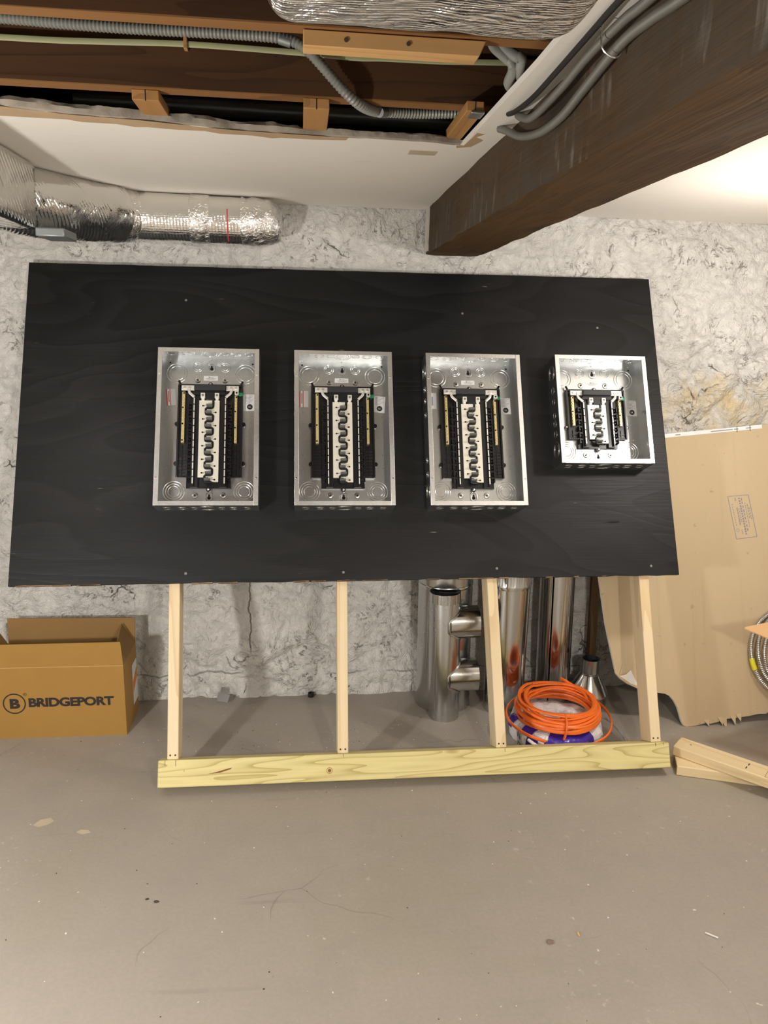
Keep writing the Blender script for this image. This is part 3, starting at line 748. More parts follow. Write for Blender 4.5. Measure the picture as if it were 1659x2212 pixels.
# ------------------------------------------------------------------ breaker panel enclosures
KO_CACHE = {}
def ko_mesh(r, axis):
    key = (r, axis)
    if key not in KO_CACHE:
        mb = MB(); n = 30
        pts = []
        for j in range(n):
            t = 2 * math.pi * j / n; a, b = r * math.cos(t), r * math.sin(t)
            pts.append({'y': (a, 0, b), 'x': (0, a, b), 'z': (a, b, 0)}[axis])
        mb.tube(pts, .0013 if axis == 'y' else .0009, 8, closed=True)
        KO_CACHE[key] = mb.mesh('knockout', M_steel)
    return KO_CACHE[key]
def ko(parent, loc, rads, axis='y'):
    first = None
    for r in rads:
        o = bpy.data.objects.new('knockout' if first is None else 'inner_ring', ko_mesh(r, axis)); col.objects.link(o)
        if first is None: o.parent = parent; o.location = loc; first = o
        else: o.parent = first
def keyhole(parent, x, z):
    pts = []
    for j in range(20):
        t = 2 * math.pi * j / 20; pts.append((x + .012 * math.cos(t), -.002, z + .012 * math.sin(t) + (.005 if math.sin(t) > 0 else -.005)))
    o = MB().tube(pts, .0028, 6, closed=True).build('keyhole', M_steel, parent)
    m = MB()
    sh = [(x + .0062 * math.cos(t), z - .004 + .0062 * math.sin(t)) for t in np.linspace(math.radians(120), math.radians(420), 14)]
    sh += [(x + .0028, z + .008), (x, z + .0098), (x - .0028, z + .008)]
    m.prism(sh, -.0022, -.0015, 'y').build('slot', M_dark, o)
def boss(parent, x, z, hole=True):
    o = MB().lathe([(.0115, -.0016), (.0095, -.0040), (.0055, -.0046), (.0045, -.0030), (0, -.0028)], 16, (x, 0, z), 'y').build('screw_boss', M_steel, parent)
    if hole: MB().lathe([(0, -.0050), (.003, -.0050), (.003, -.003)], 10, (x, 0, z), 'y').build('screw_hole', M_dark, o)

def panel(uc, v0, h, rows, label, red, ul_tilt):
    D = .095; hw = .181; t = .0015
    loc = Matrix.Translation(O_) @ Euler(FROT).to_matrix().to_4x4() @ Vector((uc, 0, v0))
    root = empty('breaker_panel', loc, FROT)
    tag(root, label, 'breaker panel', 'open breaker panels mounted on the black board')
    m = MB()
    m.box(-hw, hw, -t, 0, 0, h)
    m.box(-hw, -hw + t, -D, -t, 0, h); m.box(hw - t, hw, -D, -t, 0, h)
    m.box(-hw + t, hw - t, -D, -t, 0, t); m.box(-hw + t, hw - t, -D, -t, h - t, h)
    m.build('enclosure', M_galv, root)
    fw = .0165
    for s_ in (-1, 1):
        o = MB().box(min(s_ * hw, s_ * (hw - fw)), max(s_ * hw, s_ * (hw - fw)), -D - .0022, -D + .0002, 0, h).build('flange', M_flange, root, bevel=.0008)
        for zz in (h * .83, h * .17 if h > .5 else h * .26):
            MB().lathe([(0, -D - .0042), (.003, -D - .0042), (.0036, -D - .0022)], 10, (s_ * (hw - .0075), 0, zz), 'y').build('cover_screw', M_steel, o)
    MB().box(-hw + fw, hw - fw, -D - .001, -D + .0012, h - .015, h).build('flange', M_flange, root)
    MB().box(-hw + fw, hw - fw, -D - .001, -D + .0012, 0, .016).build('flange', M_flange, root)
    T = h - .585
    z = lambda a: a + T            # measured from the top of the tall panel
    yb = -t
    for sx in (-1, 1):
        ko(root, (sx * .126, yb, z(.523)), (.0375, .0275))
        ko(root, (sx * .126, yb, .0706), (.0375, .0285, .020))
        ko(root, (sx * .0503, yb, z(.548)), (.0178, .0115))
        boss(root, sx * .0500, z(.497)); boss(root, sx * .0500, .056)
    keyhole(root, 0, z(.546)); keyhole(root, 0, .051)
    # knockouts in the outer walls and inside of the top
    for zz, rr in ((z(.525), (.030, .021)), (z(.455), (.014,)), (z(.41), (.012,)), (z(.355), (.012,)), (.18 if h > .5 else .165, (.014,)), (.125, (.014,)), (.062, (.030, .021))):
        ko(root, (-hw, -.048, zz), rr, 'x')
    for xx, rr in ((-.14, (.016,)), (-.088, (.018, .012)), (-.045, (.014,)), (0, (.032, .023)), (.05, (.014,)), (.092, (.018, .012)), (.14, (.014,))):
        ko(root, (xx, -.046, 0), rr, 'z'); ko(root, (xx, -.046, h - t), rr, 'z')
    for (xx, zz) in ((-.152, z(.5645)), (.152, z(.5635))):
        MB().lathe([(0, yb - .0004), (.0035, yb - .0004)], 12, (xx, 0, zz), 'y').build('mount_hole', M_dark, root)
    rivs = [(-.151, .378), (-.151, .211), (-.151, .16), (.150, .36), (.150, .211), (.149, .16), (-.0014, .5777), (-.152, .578), (.151, .578)]
    for (xx, zz) in rivs:
        if h < .5: zz = zz * .73 if zz < .5 else z(zz)
        MB().lathe([(0, yb - .002), (.002, yb - .0018), (.0034, yb)], 10, (xx, 0, zz), 'y').build('rivet', M_steel, root)
    # labels
    lb = MB().box(-.0287, .0236, yb - .0005, yb, z(.496), z(.5136)).build('paper_label', M_label, root)
    MB().lathe([(0, yb - .0008), (.003, yb - .0008)], 10, (-.008, 0, z(.5085)), 'y').build('print_mark', M_greyink, lb)
    for k, (q0, q1) in enumerate(((-.004, .008), (-.020, .017), (-.016, .012))):
        MB().box(q0, q1, yb - .0008, yb, z(.5075 - k * .0042), z(.509 - k * .0042)).build('print_line', M_greyink, lb)
    ulo = MB().box(-.0215, .0215, -.0005, 0, -.032, .032).build('rating_label', M_labelgrey if h < .5 else M_label, root, loc=((.1400 if h > .5 else .150), yb - .0008, z(.411 if h > .5 else .405)), rot=(0, ul_tilt, 0))
    MB().lathe([(0, -.0010), (.0105, -.0010)], 20, (.002, 0, -.0165), 'y').build('round_mark', M_ink, ulo)
    text_mesh('mark_letters', 'UL', .0085, M_label, ulo, (.002, -.0012, -.0195), (math.pi / 2, 0, 0), align='CENTER', extrude=.0001)
    for k in range(6): MB().box(-.016, .016 - .006 * (k % 3), -.0009, 0, .026 - k * .0055, .0275 - k * .0055).build('print_line', M_greyink, ulo)
    if red:
        rl = MB().box(-.0165, .0165, -.0005, 0, -.032, .032).build('warning_label', M_label, root, loc=(-.1455, yb - .0008, z(.4285)), rot=(0, -.08 if red == 1 else 0, 0))
        if red < 3:
            MB().box(-.0165, -.0125, -.0009, 0, -.032, .032).build('red_stripe', M_redink, rl)
            MB().box(-.004, -.0015, -.0009, 0, -.032, .032).build('red_stripe', M_redink, rl)
            MB().box(-.010, -.006, -.0009, 0, -.018, .024).build('print_line', M_greyink, rl)
        else:
            MB().box(-.003, .003, -.0009, 0, -.018, .016).build('print_line', plain('blue_print', (.25, .28, .5), .6), rl)
    # ---- interior: black carrier
    zb = .0797; zw = .1190 if h > .5 else .116
    zt = z(.474)
    car = MB().prism([(-.0813, zb), (.0778, zb), (.0778, zw), (.1155, zw), (.118, zt - .02), (.1165, zt), (-.1165, zt), (-.1185, zt - .02), (-.1178, zw), (-.0813, zw)], -.012, -.004, 'y').build('carrier', M_blackpl, root)
    mm = MB()
    mm.box(-.0655, -.0395, -.024, -.012, zb + .002, zt - .012); mm.box(.0365, .0640, -.024, -.012, zb + .002, zt - .012)
    mm.box(-.1165, .1165, -.022, -.012, zt - .006, zt)
    mm.box(-.118, -.112, -.022, -.012, zw, zt - .004); mm.box(.112, .1175, -.022, -.012, zw, zt - .004)
    mm.box(-.118, -.0813, -.018, -.012, zw, zw + .003); mm.box(.0778, .1165, -.018, -.012, zw, zw + .003)
    mm.build('carrier_ribs', M_blackpl, car, kind='stuff')
    for sx in (-1, 1):
        MB().tube([(sx * .1085, -.016, zt - .003), (sx * .1165, -.016, zt + .014)], .0042, 8).build('horn', M_blackpl, car)
        for zz in ((z(.3228), .173) if h > .5 else (z(.3228),)):
            o = MB().lathe([(0, -.012), (.0085, -.012), (.0085, -.002)], 16, (sx * .120, 0, zz), 'y').build('ear', M_blackpl, car)
            MB().lathe([(0, -.0145), (.004, -.0142), (.0045, -.012)], 12, (sx * .120, 0, zz), 'y').build('screw', M_steel if h < .5 else M_blackpl, o)
        # comb of hooks beside each rail
        cmb = MB(); x0 = -.0790 if sx < 0 else .0655
        for k in range(rows):
            zz = z(.400) - k * .0254
            cmb.box(x0, x0 + .0135, -.026, -.012, zz - .006, zz)
            cmb.box(x0 if sx < 0 else x0 + .010, x0 + .0035 if sx < 0 else x0 + .0135, -.030, -.012, zz - .020, zz)
            cmb.box(x0 + .0035, x0 + .010, -.022, -.012, zz - .016, zz - .011)
        cmb.build('hook_comb', M_blackpl, car, kind='stuff')
        # lower black ribs under the terminal bars
        lr = MB(); lo, hi = zw + .006, (z(.243) if h > .5 else z(.31))
        xa = -.110 if sx < 0 else .083
        for k in range(int((hi - lo) / .012)):
            lr.box(xa, xa + .025, -.0155, -.012, lo + k * .012, lo + k * .012 + .0025)
        lr.box(xa + .010, xa + .0125, -.0165, -.012, lo, hi)
        lr.build('carrier_grid', M_blackpl, car, kind='stuff')
    for zz in (zt + .002, zb - .004):
        o = MB().lathe([(0, -.014), (.0085, -.014), (.0085, -.003)], 16, (-.0015, 0, zz), 'y').build('ear', M_blackpl, car)
        MB().lathe([(0, -.020), (.004, -.019), (.0055, -.014)], 12, (-.0015, 0, zz), 'y').build('screw', M_steel, o)
    # cross bar and neutral straps
    MB().box(-.0567, .0552, -.046, -.012, z(.4436), z(.4632)).build('cross_bar', M_greypl, root, bevel=.001)
    MB().prism([(-.0600, z(.4365)), (-.0500, z(.4436)), (.0485, z(.4436)), (.0585, z(.4365)), (.0585, z(.4290)), (-.0600, z(.4290))], -.034, -.012, 'y').build('cross_bar_skirt', M_blackpl, root)
    for sx in (-1, 1):
        xa, xb = (-.1045, -.0569) if sx < 0 else (.0570, .1036)
        o = MB().box(xa, xb, -.030, -.022, z(.4470), z(.4660)).build('neutral_lug', M_alu, root, bevel=.001)
        for q in (.25, .62):
            xx = xa + (xb - xa) * (q if sx < 0 else 1 - q)
            MB().lathe([(0, -.0345), (.0042, -.0345), (.0048, -.030)], 12, (xx, 0, z(.4565)), 'y').build('screw', M_steel, o)
        S = smooth_path([(sx * .0775, -.030, z(.4560)), (sx * .0765, -.031, z(.446)), (sx * .0735, -.033, z(.436)), (sx * .0650, -.034, z(.4275)), (sx * .0570, -.035, z(.4195))], 5)
        MB().tube(S, .0052, 8, ry=.0022).build('neutral_strap', M_alu, root)
        # terminal bar
        zlo = z(.2486) if h > .5 else z(.4426) - .118
        zhi = z(.4426) if sx < 0 else z(.4290)
        xa, xb = (-.1018, -.0912) if sx < 0 else (.0885, .0980)
        tb = MB().box(xa, xb, -.026, -.012, zlo, zhi).build('terminal_bar', M_brass, root, bevel=.0006)
        sc_ = MB(); hl = MB(); k = 0; zz = zhi - .005
        while zz > zlo + .003:
            (hl if k % 10 == 9 or k == 0 else sc_).lathe([(0, -.0285 if not (k % 10 == 9 or k == 0) else -.0264), (.0028, -.0282 if not (k % 10 == 9 or k == 0) else -.0264), (.0034, -.026)], 8, ((xa + xb) / 2 + .0016 * (-1) ** k, 0, zz), 'y'); zz -= .0062; k += 1
        sc_.build('terminal_screws', M_brass, tb, kind='stuff')
        if hl.v: hl.build('terminal_holes', M_dark, tb, kind='stuff')
        # side rail of bright links
        rt = z(.4165); n = rows; pitch = (rt - .0885) / n
        for k in range(n):
            MB().box(sx * .0565 - .0019, sx * .0565 + .0019, -.037, -.024, rt - (k + 1) * pitch + .0045, rt - k * pitch).build('rail_link', M_alu, root)
        MB().box(sx * .0565 - .0028, sx * .0565 + .0028, -.034, -.012, .086, rt + .002).build('rail_holder', M_blackpl, root)
    MB().box(.0889, .1033, -.036, -.022, z(.4306), z(.4442)).build('ground_lug', M_alu, root, bevel=.001)
    MB().lathe([(0, -.0375), (.0035, -.0375), (.0038, -.036)], 10, (.0961, 0, z(.4374)), 'y').build('lug_screw', M_dark, root)
    MB().box(.1035, .1175, -.024, -.012, z(.430), z(.4425)).build('green_tab', M_green, root, bevel=.001)
    # bus plates
    z_top = z(.4086); zr = z_top - .0254 * rows - .003
    MB().box(-.039, -.002, -.030, -.020, zr + .0165, z_top).build('bus_plate', M_busplate, root, bevel=.0006)
    MB().box(-.002, .0344, -.030, -.020, zr, z_top).build('bus_plate', M_busplate, root, bevel=.0006)
    for xa in (-.0338, .0171):
        o = MB().box(xa, xa + .0160, -.040, -.018, z(.4148), z(.4346)).build('bus_lug', M_alu, root, bevel=.001)
        MB().box(xa + .003, xa + .013, -.032, -.020, z(.4070), z(.4150)).build('lug_tongue', M_alu, o)
        MB().lathe([(0, -.0415), (.0042, -.0415), (.0042, -.040)], 10, (xa + .008, 0, z(.4255)), 'y').build('lug_screw', M_stab, o)
    MB().box(-.0155, .0155, -.033, -.014, z(.4090), z(.4330)).build('centre_block', M_blackpl, root, bevel=.002)
    # serpentine insulator
    pts = [(.0118, -.0315, z_top + .002)]
    for k in range(rows):
        zz = z(.3785) - .0254 * k; rgt, lft = .0118, -.0148
        a0, b0 = (rgt, lft) if k % 2 == 0 else (lft, rgt); s_ = 1 if a0 > b0 else -1
        pts += [(a0, -.0315, zz + .006), (a0 - s_ * .0018, -.0315, zz + .0016), (a0 - s_ * .006, -.0315, zz), (b0 + s_ * .003, -.0315, zz), (b0, -.0315, zz - .003)]
    pts.append((pts[-1][0], -.0315, max(zr - .004, zb + .004)))
    MB().tube(pts, .0042, 8, ry=.0024).build('insulator', M_blackpl, root)
    for k in range(rows):
        zz = z(.3785) - .0254 * k; sft = .0008 if k % 2 == 0 else -.0022
        MB().hexa([(-.0125 + sft, -.050, zz + .0055), (.0085 + sft, -.050, zz + .0055), (.0085 + sft, -.030, zz + .0035), (-.0125 + sft, -.030, zz + .0035),
                   (-.0125 + sft, -.046, zz + .0120), (.0085 + sft, -.046, zz + .0120), (.0085 + sft, -.030, zz + .0140), (-.0125 + sft, -.030, zz + .0140)]).build('stab', M_stab, root, bevel=.0006)
        hx, hz = ((-.0252, z(.3875) - .0254 * k) if k % 2 == 0 else (.0210, z(.3877) - .0254 * k))
        s_ = 1 if k % 2 == 0 else -1
        MB().prism([(hx + .0034 * math.cos(q) - (0), hz + .0030 * math.sin(q)) for q in np.linspace(0, 2 * math.pi, 12)[:-1]], -.0312, -.0295, 'y').build('bus_hole', M_dark, root)
        MB().prism([(hx + s_ * .001, hz - .0012), (hx + s_ * .0085, hz - .0006), (hx + s_ * .0085, hz + .0006), (hx + s_ * .001, hz + .0012)][::s_], -.0310, -.0295, 'y').build('bus_slit', M_dark, root)
    return root
panel(.6845, .951, .585, 12, 'tall open breaker panel nearest the board end above the cardboard box', 1, -.03)
panel(1.1735, .951, .585, 12, 'tall open breaker panel second from the box end of the black board', 2, .09)
panel(1.6635, .951, .585, 12, 'tall open breaker panel right beside the short one on the black board', 3, -.02)
panel(2.1635, 1.112, .428, 6, 'short open breaker panel mounted at the drywall end of the black board', 0, 0)

# ------------------------------------------------------------------ cardboard box with black lettering
bx = empty('cardboard_box', (0, 0, 0)); tag(bx, 'open brown cardboard box with black lettering standing by the stone wall', 'box')
bx.location = (-.9185, 2.909, 0)
hx, hy, hz, th = .2465, .112, .290, .004
MB().box(-hx, hx, -hy, -hy + th, 0, hz).build('front_panel', M_card, bx)
MB().box(-hx, hx, hy - th, hy, 0, hz).build('rear_panel', M_card_in, bx)
MB().box(-hx, -hx + th, -hy + th, hy - th, 0, hz).build('side_panel', M_card, bx)
sp_ = MB().box(hx - th, hx, -hy + th, hy - th, 0, hz).build('side_panel', M_card, bx)
MB().box(-hx + th, hx - th, -hy + th, hy - th, 0, .004).build('bottom_panel', M_card_in, bx)
# flaps standing up, slightly splayed
MB().hexa([(-hx, -hy, hz), (hx, -hy, hz), (hx, -hy + th, hz), (-hx, -hy + th, hz), (-hx - .002, -hy - .004, hz + .094), (hx - .006, -hy - .001, hz + .096), (hx - .006, -hy + .003, hz + .096), (-hx - .002, -hy, hz + .094)]).build('front_flap', M_card, bx)
MB().box(-hx, hx, -hy - .0012, -hy + .001, hz - .0012, hz + .0012).build('fold_crease', plain('worn_fold', (.52, .33, .13), .8), bx)
MB().hexa([(-hx, hy - th, hz), (hx, hy - th, hz), (hx, hy, hz), (-hx, hy, hz), (-hx - .001, hy + .008, hz + .108), (hx + .001, hy + .008, hz + .104), (hx + .001, hy + .012, hz + .104), (-hx - .001, hy + .012, hz + .108)]).build('rear_flap', M_card_in, bx)
MB().add([(hx - th, -hy + .006, hz), (hx - th, hy - .006, hz), (hx - .050, hy - .010, hz + .085), (hx - .035, -hy + .03, hz + .055),
          (hx, -hy + .006, hz), (hx, hy - .006, hz), (hx - .046, hy - .010, hz + .087), (hx - .031, -hy + .03, hz + .057)],
         [(0, 1, 2, 3), (7, 6, 5, 4), (0, 3, 7, 4), (1, 5, 6, 2), (3, 2, 6, 7), (0, 4, 5, 1)]).build('side_flap', M_card_in, bx)
MB().add([(-hx, -hy + .006, hz), (-hx, hy - .006, hz), (-hx - .05, hy - .01, hz + .085), (-hx - .045, -hy + .01, hz + .085),
          (-hx + th, -hy + .006, hz), (-hx + th, hy - .006, hz), (-hx - .046, hy - .01, hz + .087), (-hx - .041, -hy + .01, hz + .087)],
         [(3, 2, 1, 0), (4, 5, 6, 7), (4, 7, 3, 0), (2, 6, 5, 1), (7, 6, 2, 3), (1, 5, 4, 0)]).build('side_flap', M_card_in, bx)
yf = -hy - .0006
text_mesh('lettering', 'BRIDGEPORT', .05, M_print, bx, (-.1085, yf, .128), (math.pi / 2, 0, 0), offset=.0021, spacing=.95, fit=(.313, .0375))
text_mesh('logo_letter', 'B', .05, M_print, bx, (-.177, yf, .1235), (math.pi / 2, 0, 0), offset=.0024, fit=(.037, .0405))
m = MB(); n = 48
m.lathe([(.0372, yf), (.0418, yf), (.0418, yf + .001), (.0372, yf + .001), (.0372, yf)], n, (-.1605, 0, .1440), 'y'); m.build('logo_ring', M_print, bx)
MB().lathe([(.0048, yf), (.0062, yf), (.0062, yf + .001), (.0048, yf)], 24, (-.1195, 0, .181), 'y').build('trademark_ring', M_print, bx)
text_mesh('trademark_letter', 'R', .007, M_print, bx, (-.1216, yf, .1787), (math.pi / 2, 0, 0), fit=(.004, .005))
st_ = MB().box(hx, hx + .0006, .030, .108, .055, .225).build('sticker', M_label, sp_)
MB().add([(hx + .0009, .030, .105), (hx + .0009, .108, .150), (hx + .0009, .108, .195), (hx + .0009, .030, .155)], [(0, 1, 2, 3)]).build('orange_band', M_orange_lab, sp_)

# ------------------------------------------------------------------ sheet-metal pipes
def crimp(n, a): return lambda j, h_: 1 + (a if (j // 2) % 2 else -a)
tp = empty('tee_pipe', (.589, 2.878, 0), (math.radians(.6), math.radians(-1.6), 0)); tag(tp, 'short galvanized pipe with two side stubs standing in front of the other pipes', 'pipe')
r = .0625
MB().lathe([(r, 0), (r, .505), (r * .985, .508), (r * .985, .545), (r * .965, .545), (r * .965, .25), (r * .965, .002), (r, 0)], 64).build('pipe_body', M_pipe_dull, tp)
MB().lathe([(r * 1.004, .507), (r * .99, .546), (r * .97, .546)], 96, rmod=crimp(96, .010)).build('crimped_end', M_pipe_dull, tp)
for zz in (.412, .180):
    o = MB().lathe([(.066, .015), (.066, .135), (.0635, .135), (.0635, .02)], 48, (0, 0, zz), 'x').build('side_stub', M_pipe, tp)
    pts = []
    for k in range(40):
        t = 2 * math.pi * k / 40; yy, dz = .069 * math.cos(t), .069 * math.sin(t)
        xx = math.sqrt(max(r * r - min(abs(yy), r * .999) ** 2, 0)) + .002
        pts.append((xx, yy, zz + dz))
    MB().tube(pts, .0035, 6, closed=True).build('stub_collar', M_pipe_dull, o)
MB().tube([(-.045, -.0445, .0), (-.045, -.0445, .5)], .0016, 6).build('seam', M_pipe_dull, tp)

p2 = empty('wide_pipe', (.607, 3.005, 0), (0, math.radians(-.8), 0)); tag(p2, 'wide dull galvanized pipe standing at the wall behind the stubbed pipe', 'pipe')
r = .113
MB().lathe([(r * 1.03, 0), (r * 1.0, .2), (r, .60), (r * .985, .60), (r * .985, .0), (r * 1.03, 0)], 64).build('pipe_body', M_pipe_dull, p2)
MB().lathe([(r * 1.0, .535), (r * 1.014, .538), (r * 1.014, .546), (r * 1.0, .549)], 64).build('rim', M_pipe, p2)
MB().tube([(-.085, -.0765, .0), (-.082, -.0745, .52)], .0022, 6).build('seam', M_pipe, p2)

p3 = empty('collared_pipe', (.856, 2.935, 0)); tag(p3, 'shiny galvanized pipe with a crimped collar just behind a pine leg', 'pipe')
r = .084
MB().lathe([(r, 0), (r * .985, .55), (r * .965, .55), (r * .97, 0), (r, 0)], 64).build('pipe_body', M_pipe, p3)
MB().lathe([(r * .99, .545), (r * 1.01, .555), (r * 1.01, .562), (r * .985, .566), (r * .985, .64), (r * .96, .64)], 120, rmod=lambda j, h_: 1 + ((.006 if (j // 2) % 2 else -.006) if h_ > .563 else 0)).build('crimped_end', M_pipe, p3)
MB().tube([(.066, -.052, 0), (.065, -.051, .545)], .002, 6).build('seam', M_pipe, p3)

p4 = empty('snap_lock_pipe', (1.098, 3.015, 0), (0, math.radians(-1.5), 0)); tag(p4, 'tall narrow galvanized pipe with an open lengthwise seam beside the cone reducer', 'pipe')
r = .073; m = MB(); vv = []; ff = []; n = 60
ang = [math.radians(-118 + 352 * j / n) for j in range(n + 1)]
for zz in (0, .82):
    for t in ang: vv.append((r * math.cos(t), r * math.sin(t), zz))
    for t in ang: vv.append((r * .97 * math.cos(t), r * .97 * math.sin(t), zz))
q = n + 1
for j in range(n):
    ff += [(j, j + 1, 2 * q + j + 1, 2 * q + j), (q + j + 1, q + j, 3 * q + j, 3 * q + j + 1)]
m.add(vv, ff).build('pipe_body', M_pipe, p4)
for t in (-62, -68, -75): MB().tube([((r + .0005) * math.cos(math.radians(t)), (r + .0005) * math.sin(math.radians(t)), 0), ((r + .0005) * math.cos(math.radians(t)), (r + .0005) * math.sin(math.radians(t)), .82)], .0016, 6).build('seam_fold', M_pipe, p4)
for t in (ang[0], ang[-1]): MB().tube([(r * math.cos(t), r * math.sin(t), 0), (r * math.cos(t), r * math.sin(t), .82)], .0025, 6).build('seam_edge', M_pipe, p4)

cr = empty('cone_reducer', (1.238, 2.955, 0)); tag(cr, 'small galvanized cone reducer standing on the floor behind the orange cable coil', 'pipe reducer')
MB().lathe([(.078, 0), (.080, .045), (.0845, .050), (.083, .056)], 48).build('base_collar', M_pipe_dull, cr)
MB().lathe([(.083, .056), (.062, .098), (.0405, .136)], 48).build('cone', M_pipe, cr)
MB().lathe([(.0405, .136), (.041, .140), (.0385, .143), (.0385, .205), (.0365, .205), (.0365, .10)], 48).build('top_collar', M_pipe_dull, cr)
o = MB().tube([(1.150, 3.085, .0), (1.165, 3.09, .35)], .018, 10).build('scrap_pipe', M_pipe); tag(o, 'thin shiny pipe offcut leaning at the wall behind the cone reducer', 'pipe')
o = MB().box(1.262, 1.290, 3.02, 3.06, 0, .80).build('wall_stud', wood('dark_stud', (.13, .075, .032), (.07, .04, .018), 'z', 6, .8)); tag(o, 'dark upright wooden stud in the shadow beside the drywall sheet', 'stud')
o.rotation_euler = (-.06, 0, 0)

# ------------------------------------------------------------------ wrapped cable coil and orange coil
cx, cy = 1.0, 2.66
pk = empty('wrapped_cable_pack', (cx - .005, cy, 0)); tag(pk, 'cable coil in white and purple plastic wrap under the orange cable', 'cable pack')
def pack_r(t): return .178 + .010 * math.sin(3 * t + 1) + .004 * math.sin(9 * t)
n = 96; vv = []; ff = []
prof = [(.94, .0), (1.0, .018), (1.01, .05), (.97, .078), (.86, .090), (.45, .084), (.40, .060), (.40, .0)]
for (k, hgt) in prof:
    for j in range(n):
        t = 2 * math.pi * j / n; rr = pack_r(t) * (k + .012 * math.sin(17 * t + hgt * 60)); vv.append((rr * math.cos(t), rr * math.sin(t), hgt + .003 * math.sin(11 * t) * (hgt > .03)))
for i in range(len(prof) - 1):
    for j in range(n): ff.append((i * n + j, i * n + (j + 1) % n, (i + 1) * n + (j + 1) % n, (i + 1) * n + j))
MB().add(vv, ff).build('plastic_wrap', M_film, pk, angle=70)
def band(t0, t1, z0, z1, mat_, name):
    m = MB(); k = 24; vv = []; ff = []
    def kf(h_):
        for i in range(len(prof) - 4):
            if prof[i][1] <= h_ <= prof[i + 1][1]:
                return prof[i][0] + (prof[i + 1][0] - prof[i][0]) * (h_ - prof[i][1]) / (prof[i + 1][1] - prof[i][1])
        return .97
    for a in range(k + 1):
        t = t0 + (t1 - t0) * a / k
        for b in range(7):
            hh = z0 + (z1 - z0) * b / 6; rr = pack_r(t) * (kf(hh) + .012 * math.sin(17 * t + hh * 60)) + .0022
            vv.append((rr * math.cos(t), rr * math.sin(t), hh + .003 * math.sin(11 * t) * (hh > .03)))
    for a in range(k):
        for b in range(6): ff.append((a * 7 + b, (a + 1) * 7 + b, (a + 1) * 7 + b + 1, a * 7 + b + 1))
    return m.add(vv, ff).build(name, mat_, pk, angle=80)
band(math.radians(-122), math.radians(-50), .030, .080, M_purple, 'purple_print')
band(math.radians(-146), math.radians(-130), .006, .080, M_purple, 'purple_print')
band(math.radians(-204), math.radians(-184), .045, .086, M_purple, 'purple_print')
band(math.radians(-74), math.radians(-64), .060, .076, M_redink, 'red_print')
def topband(t0, t1, k0, k1, mat_):
    m = MB(); vv = []; ff = []; K = 20
    pr = [(.985, .070), (.97, .078), (.92, .085), (.86, .0905), (.75, .0895), (.60, .0872)]
    pr = [p_ for p_ in pr if k1 <= p_[0] <= k0]
    for a_ in range(K + 1):
        t = t0 + (t1 - t0) * a_ / K
        for (k, hgt) in pr:
            rr = pack_r(t) * (k + .012 * math.sin(17 * t + hgt * 60)) + .001; vv.append((rr * math.cos(t), rr * math.sin(t), hgt + .003 * math.sin(11 * t) + .0022))
    q_ = len(pr)
    for a_ in range(K):
        for b_ in range(q_ - 1): ff.append((a_ * q_ + b_, a_ * q_ + b_ + 1, (a_ + 1) * q_ + b_ + 1, (a_ + 1) * q_ + b_))
    m.add(vv, ff).build('purple_print', mat_, pk, angle=80)
topband(math.radians(-118), math.radians(-52), .99, .60, M_purple)
topband(math.radians(-158), math.radians(-140), .99, .60, M_purple)
topband(math.radians(-196), math.radians(-180), .99, .74, M_purple)
def wrapper(t0, z0, flip=1, off=.0045):
    def f(cov):
        t = t0 + flip * cov.x / .18; hh = z0 + flip * cov.y
        rr = pack_r(t) * (1.01 + .012 * math.sin(17 * t + hh * 60)) + off + cov.z
        return Vector((rr * math.cos(t), rr * math.sin(t), hh))
    return f
text_mesh('wrap_lettering', 'TYPE', .02, M_ink, pk, (0, 0, 0), (0, 0, 0), offset=.0006, fit=(.05, .013), wrap=wrapper(math.radians(-164), .014))
text_mesh('wrap_lettering', '12', .03, M_ink, pk, (0, 0, 0), (0, 0, 0), offset=.0008, fit=(.032, .022), wrap=wrapper(math.radians(-166), .042))
text_mesh('wrap_lettering', 'ROMEX', .03, M_label, pk, (0, 0, 0), (0, 0, 0), offset=.0006, fit=(.085, .022), wrap=wrapper(math.radians(-68), .072, -1))
# orange cable
oc = empty('orange_cable_coil', (cx, cy, 0)); tag(oc, 'coil of bright orange flat cable lying on the wrapped cable pack', 'cable coil')
path = []; loops = 15; ns = 44
lr = random.Random(5)
rs = [lr.uniform(.118, .155) for _ in range(loops + 2)]; rs[0] = .118; rs[7] = .150
zz_ = [.100 + .072 * (i / loops) ** .9 + lr.uniform(-.006, .006) for i in range(loops + 2)]
ox = [(lr.uniform(-.010, .010), lr.uniform(-.010, .010)) for _ in range(loops + 2)]
for i in range(loops):
    for j in range(ns):
        t = j / ns; s_ = t * t * (3 - 2 * t); th = 2 * math.pi * t + 2.2
        rr = rs[i] + (rs[i + 1] - rs[i]) * s_; z1_ = zz_[i] + (zz_[i + 1] - zz_[i]) * s_
        x1 = ox[i][0] + (ox[i + 1][0] - ox[i][0]) * s_; y1 = ox[i][1] + (ox[i + 1][1] - ox[i][1]) * s_
        y = rr * math.sin(th)
        path.append((x1 + rr * 1.04 * math.cos(th), y1 + y, z1_ + .10 * y * .35 + .004 * math.sin(3 * th + i)))
MB().tube(path, .0042, 8, ry=.0068).build('cable_loops', M_orange, oc)
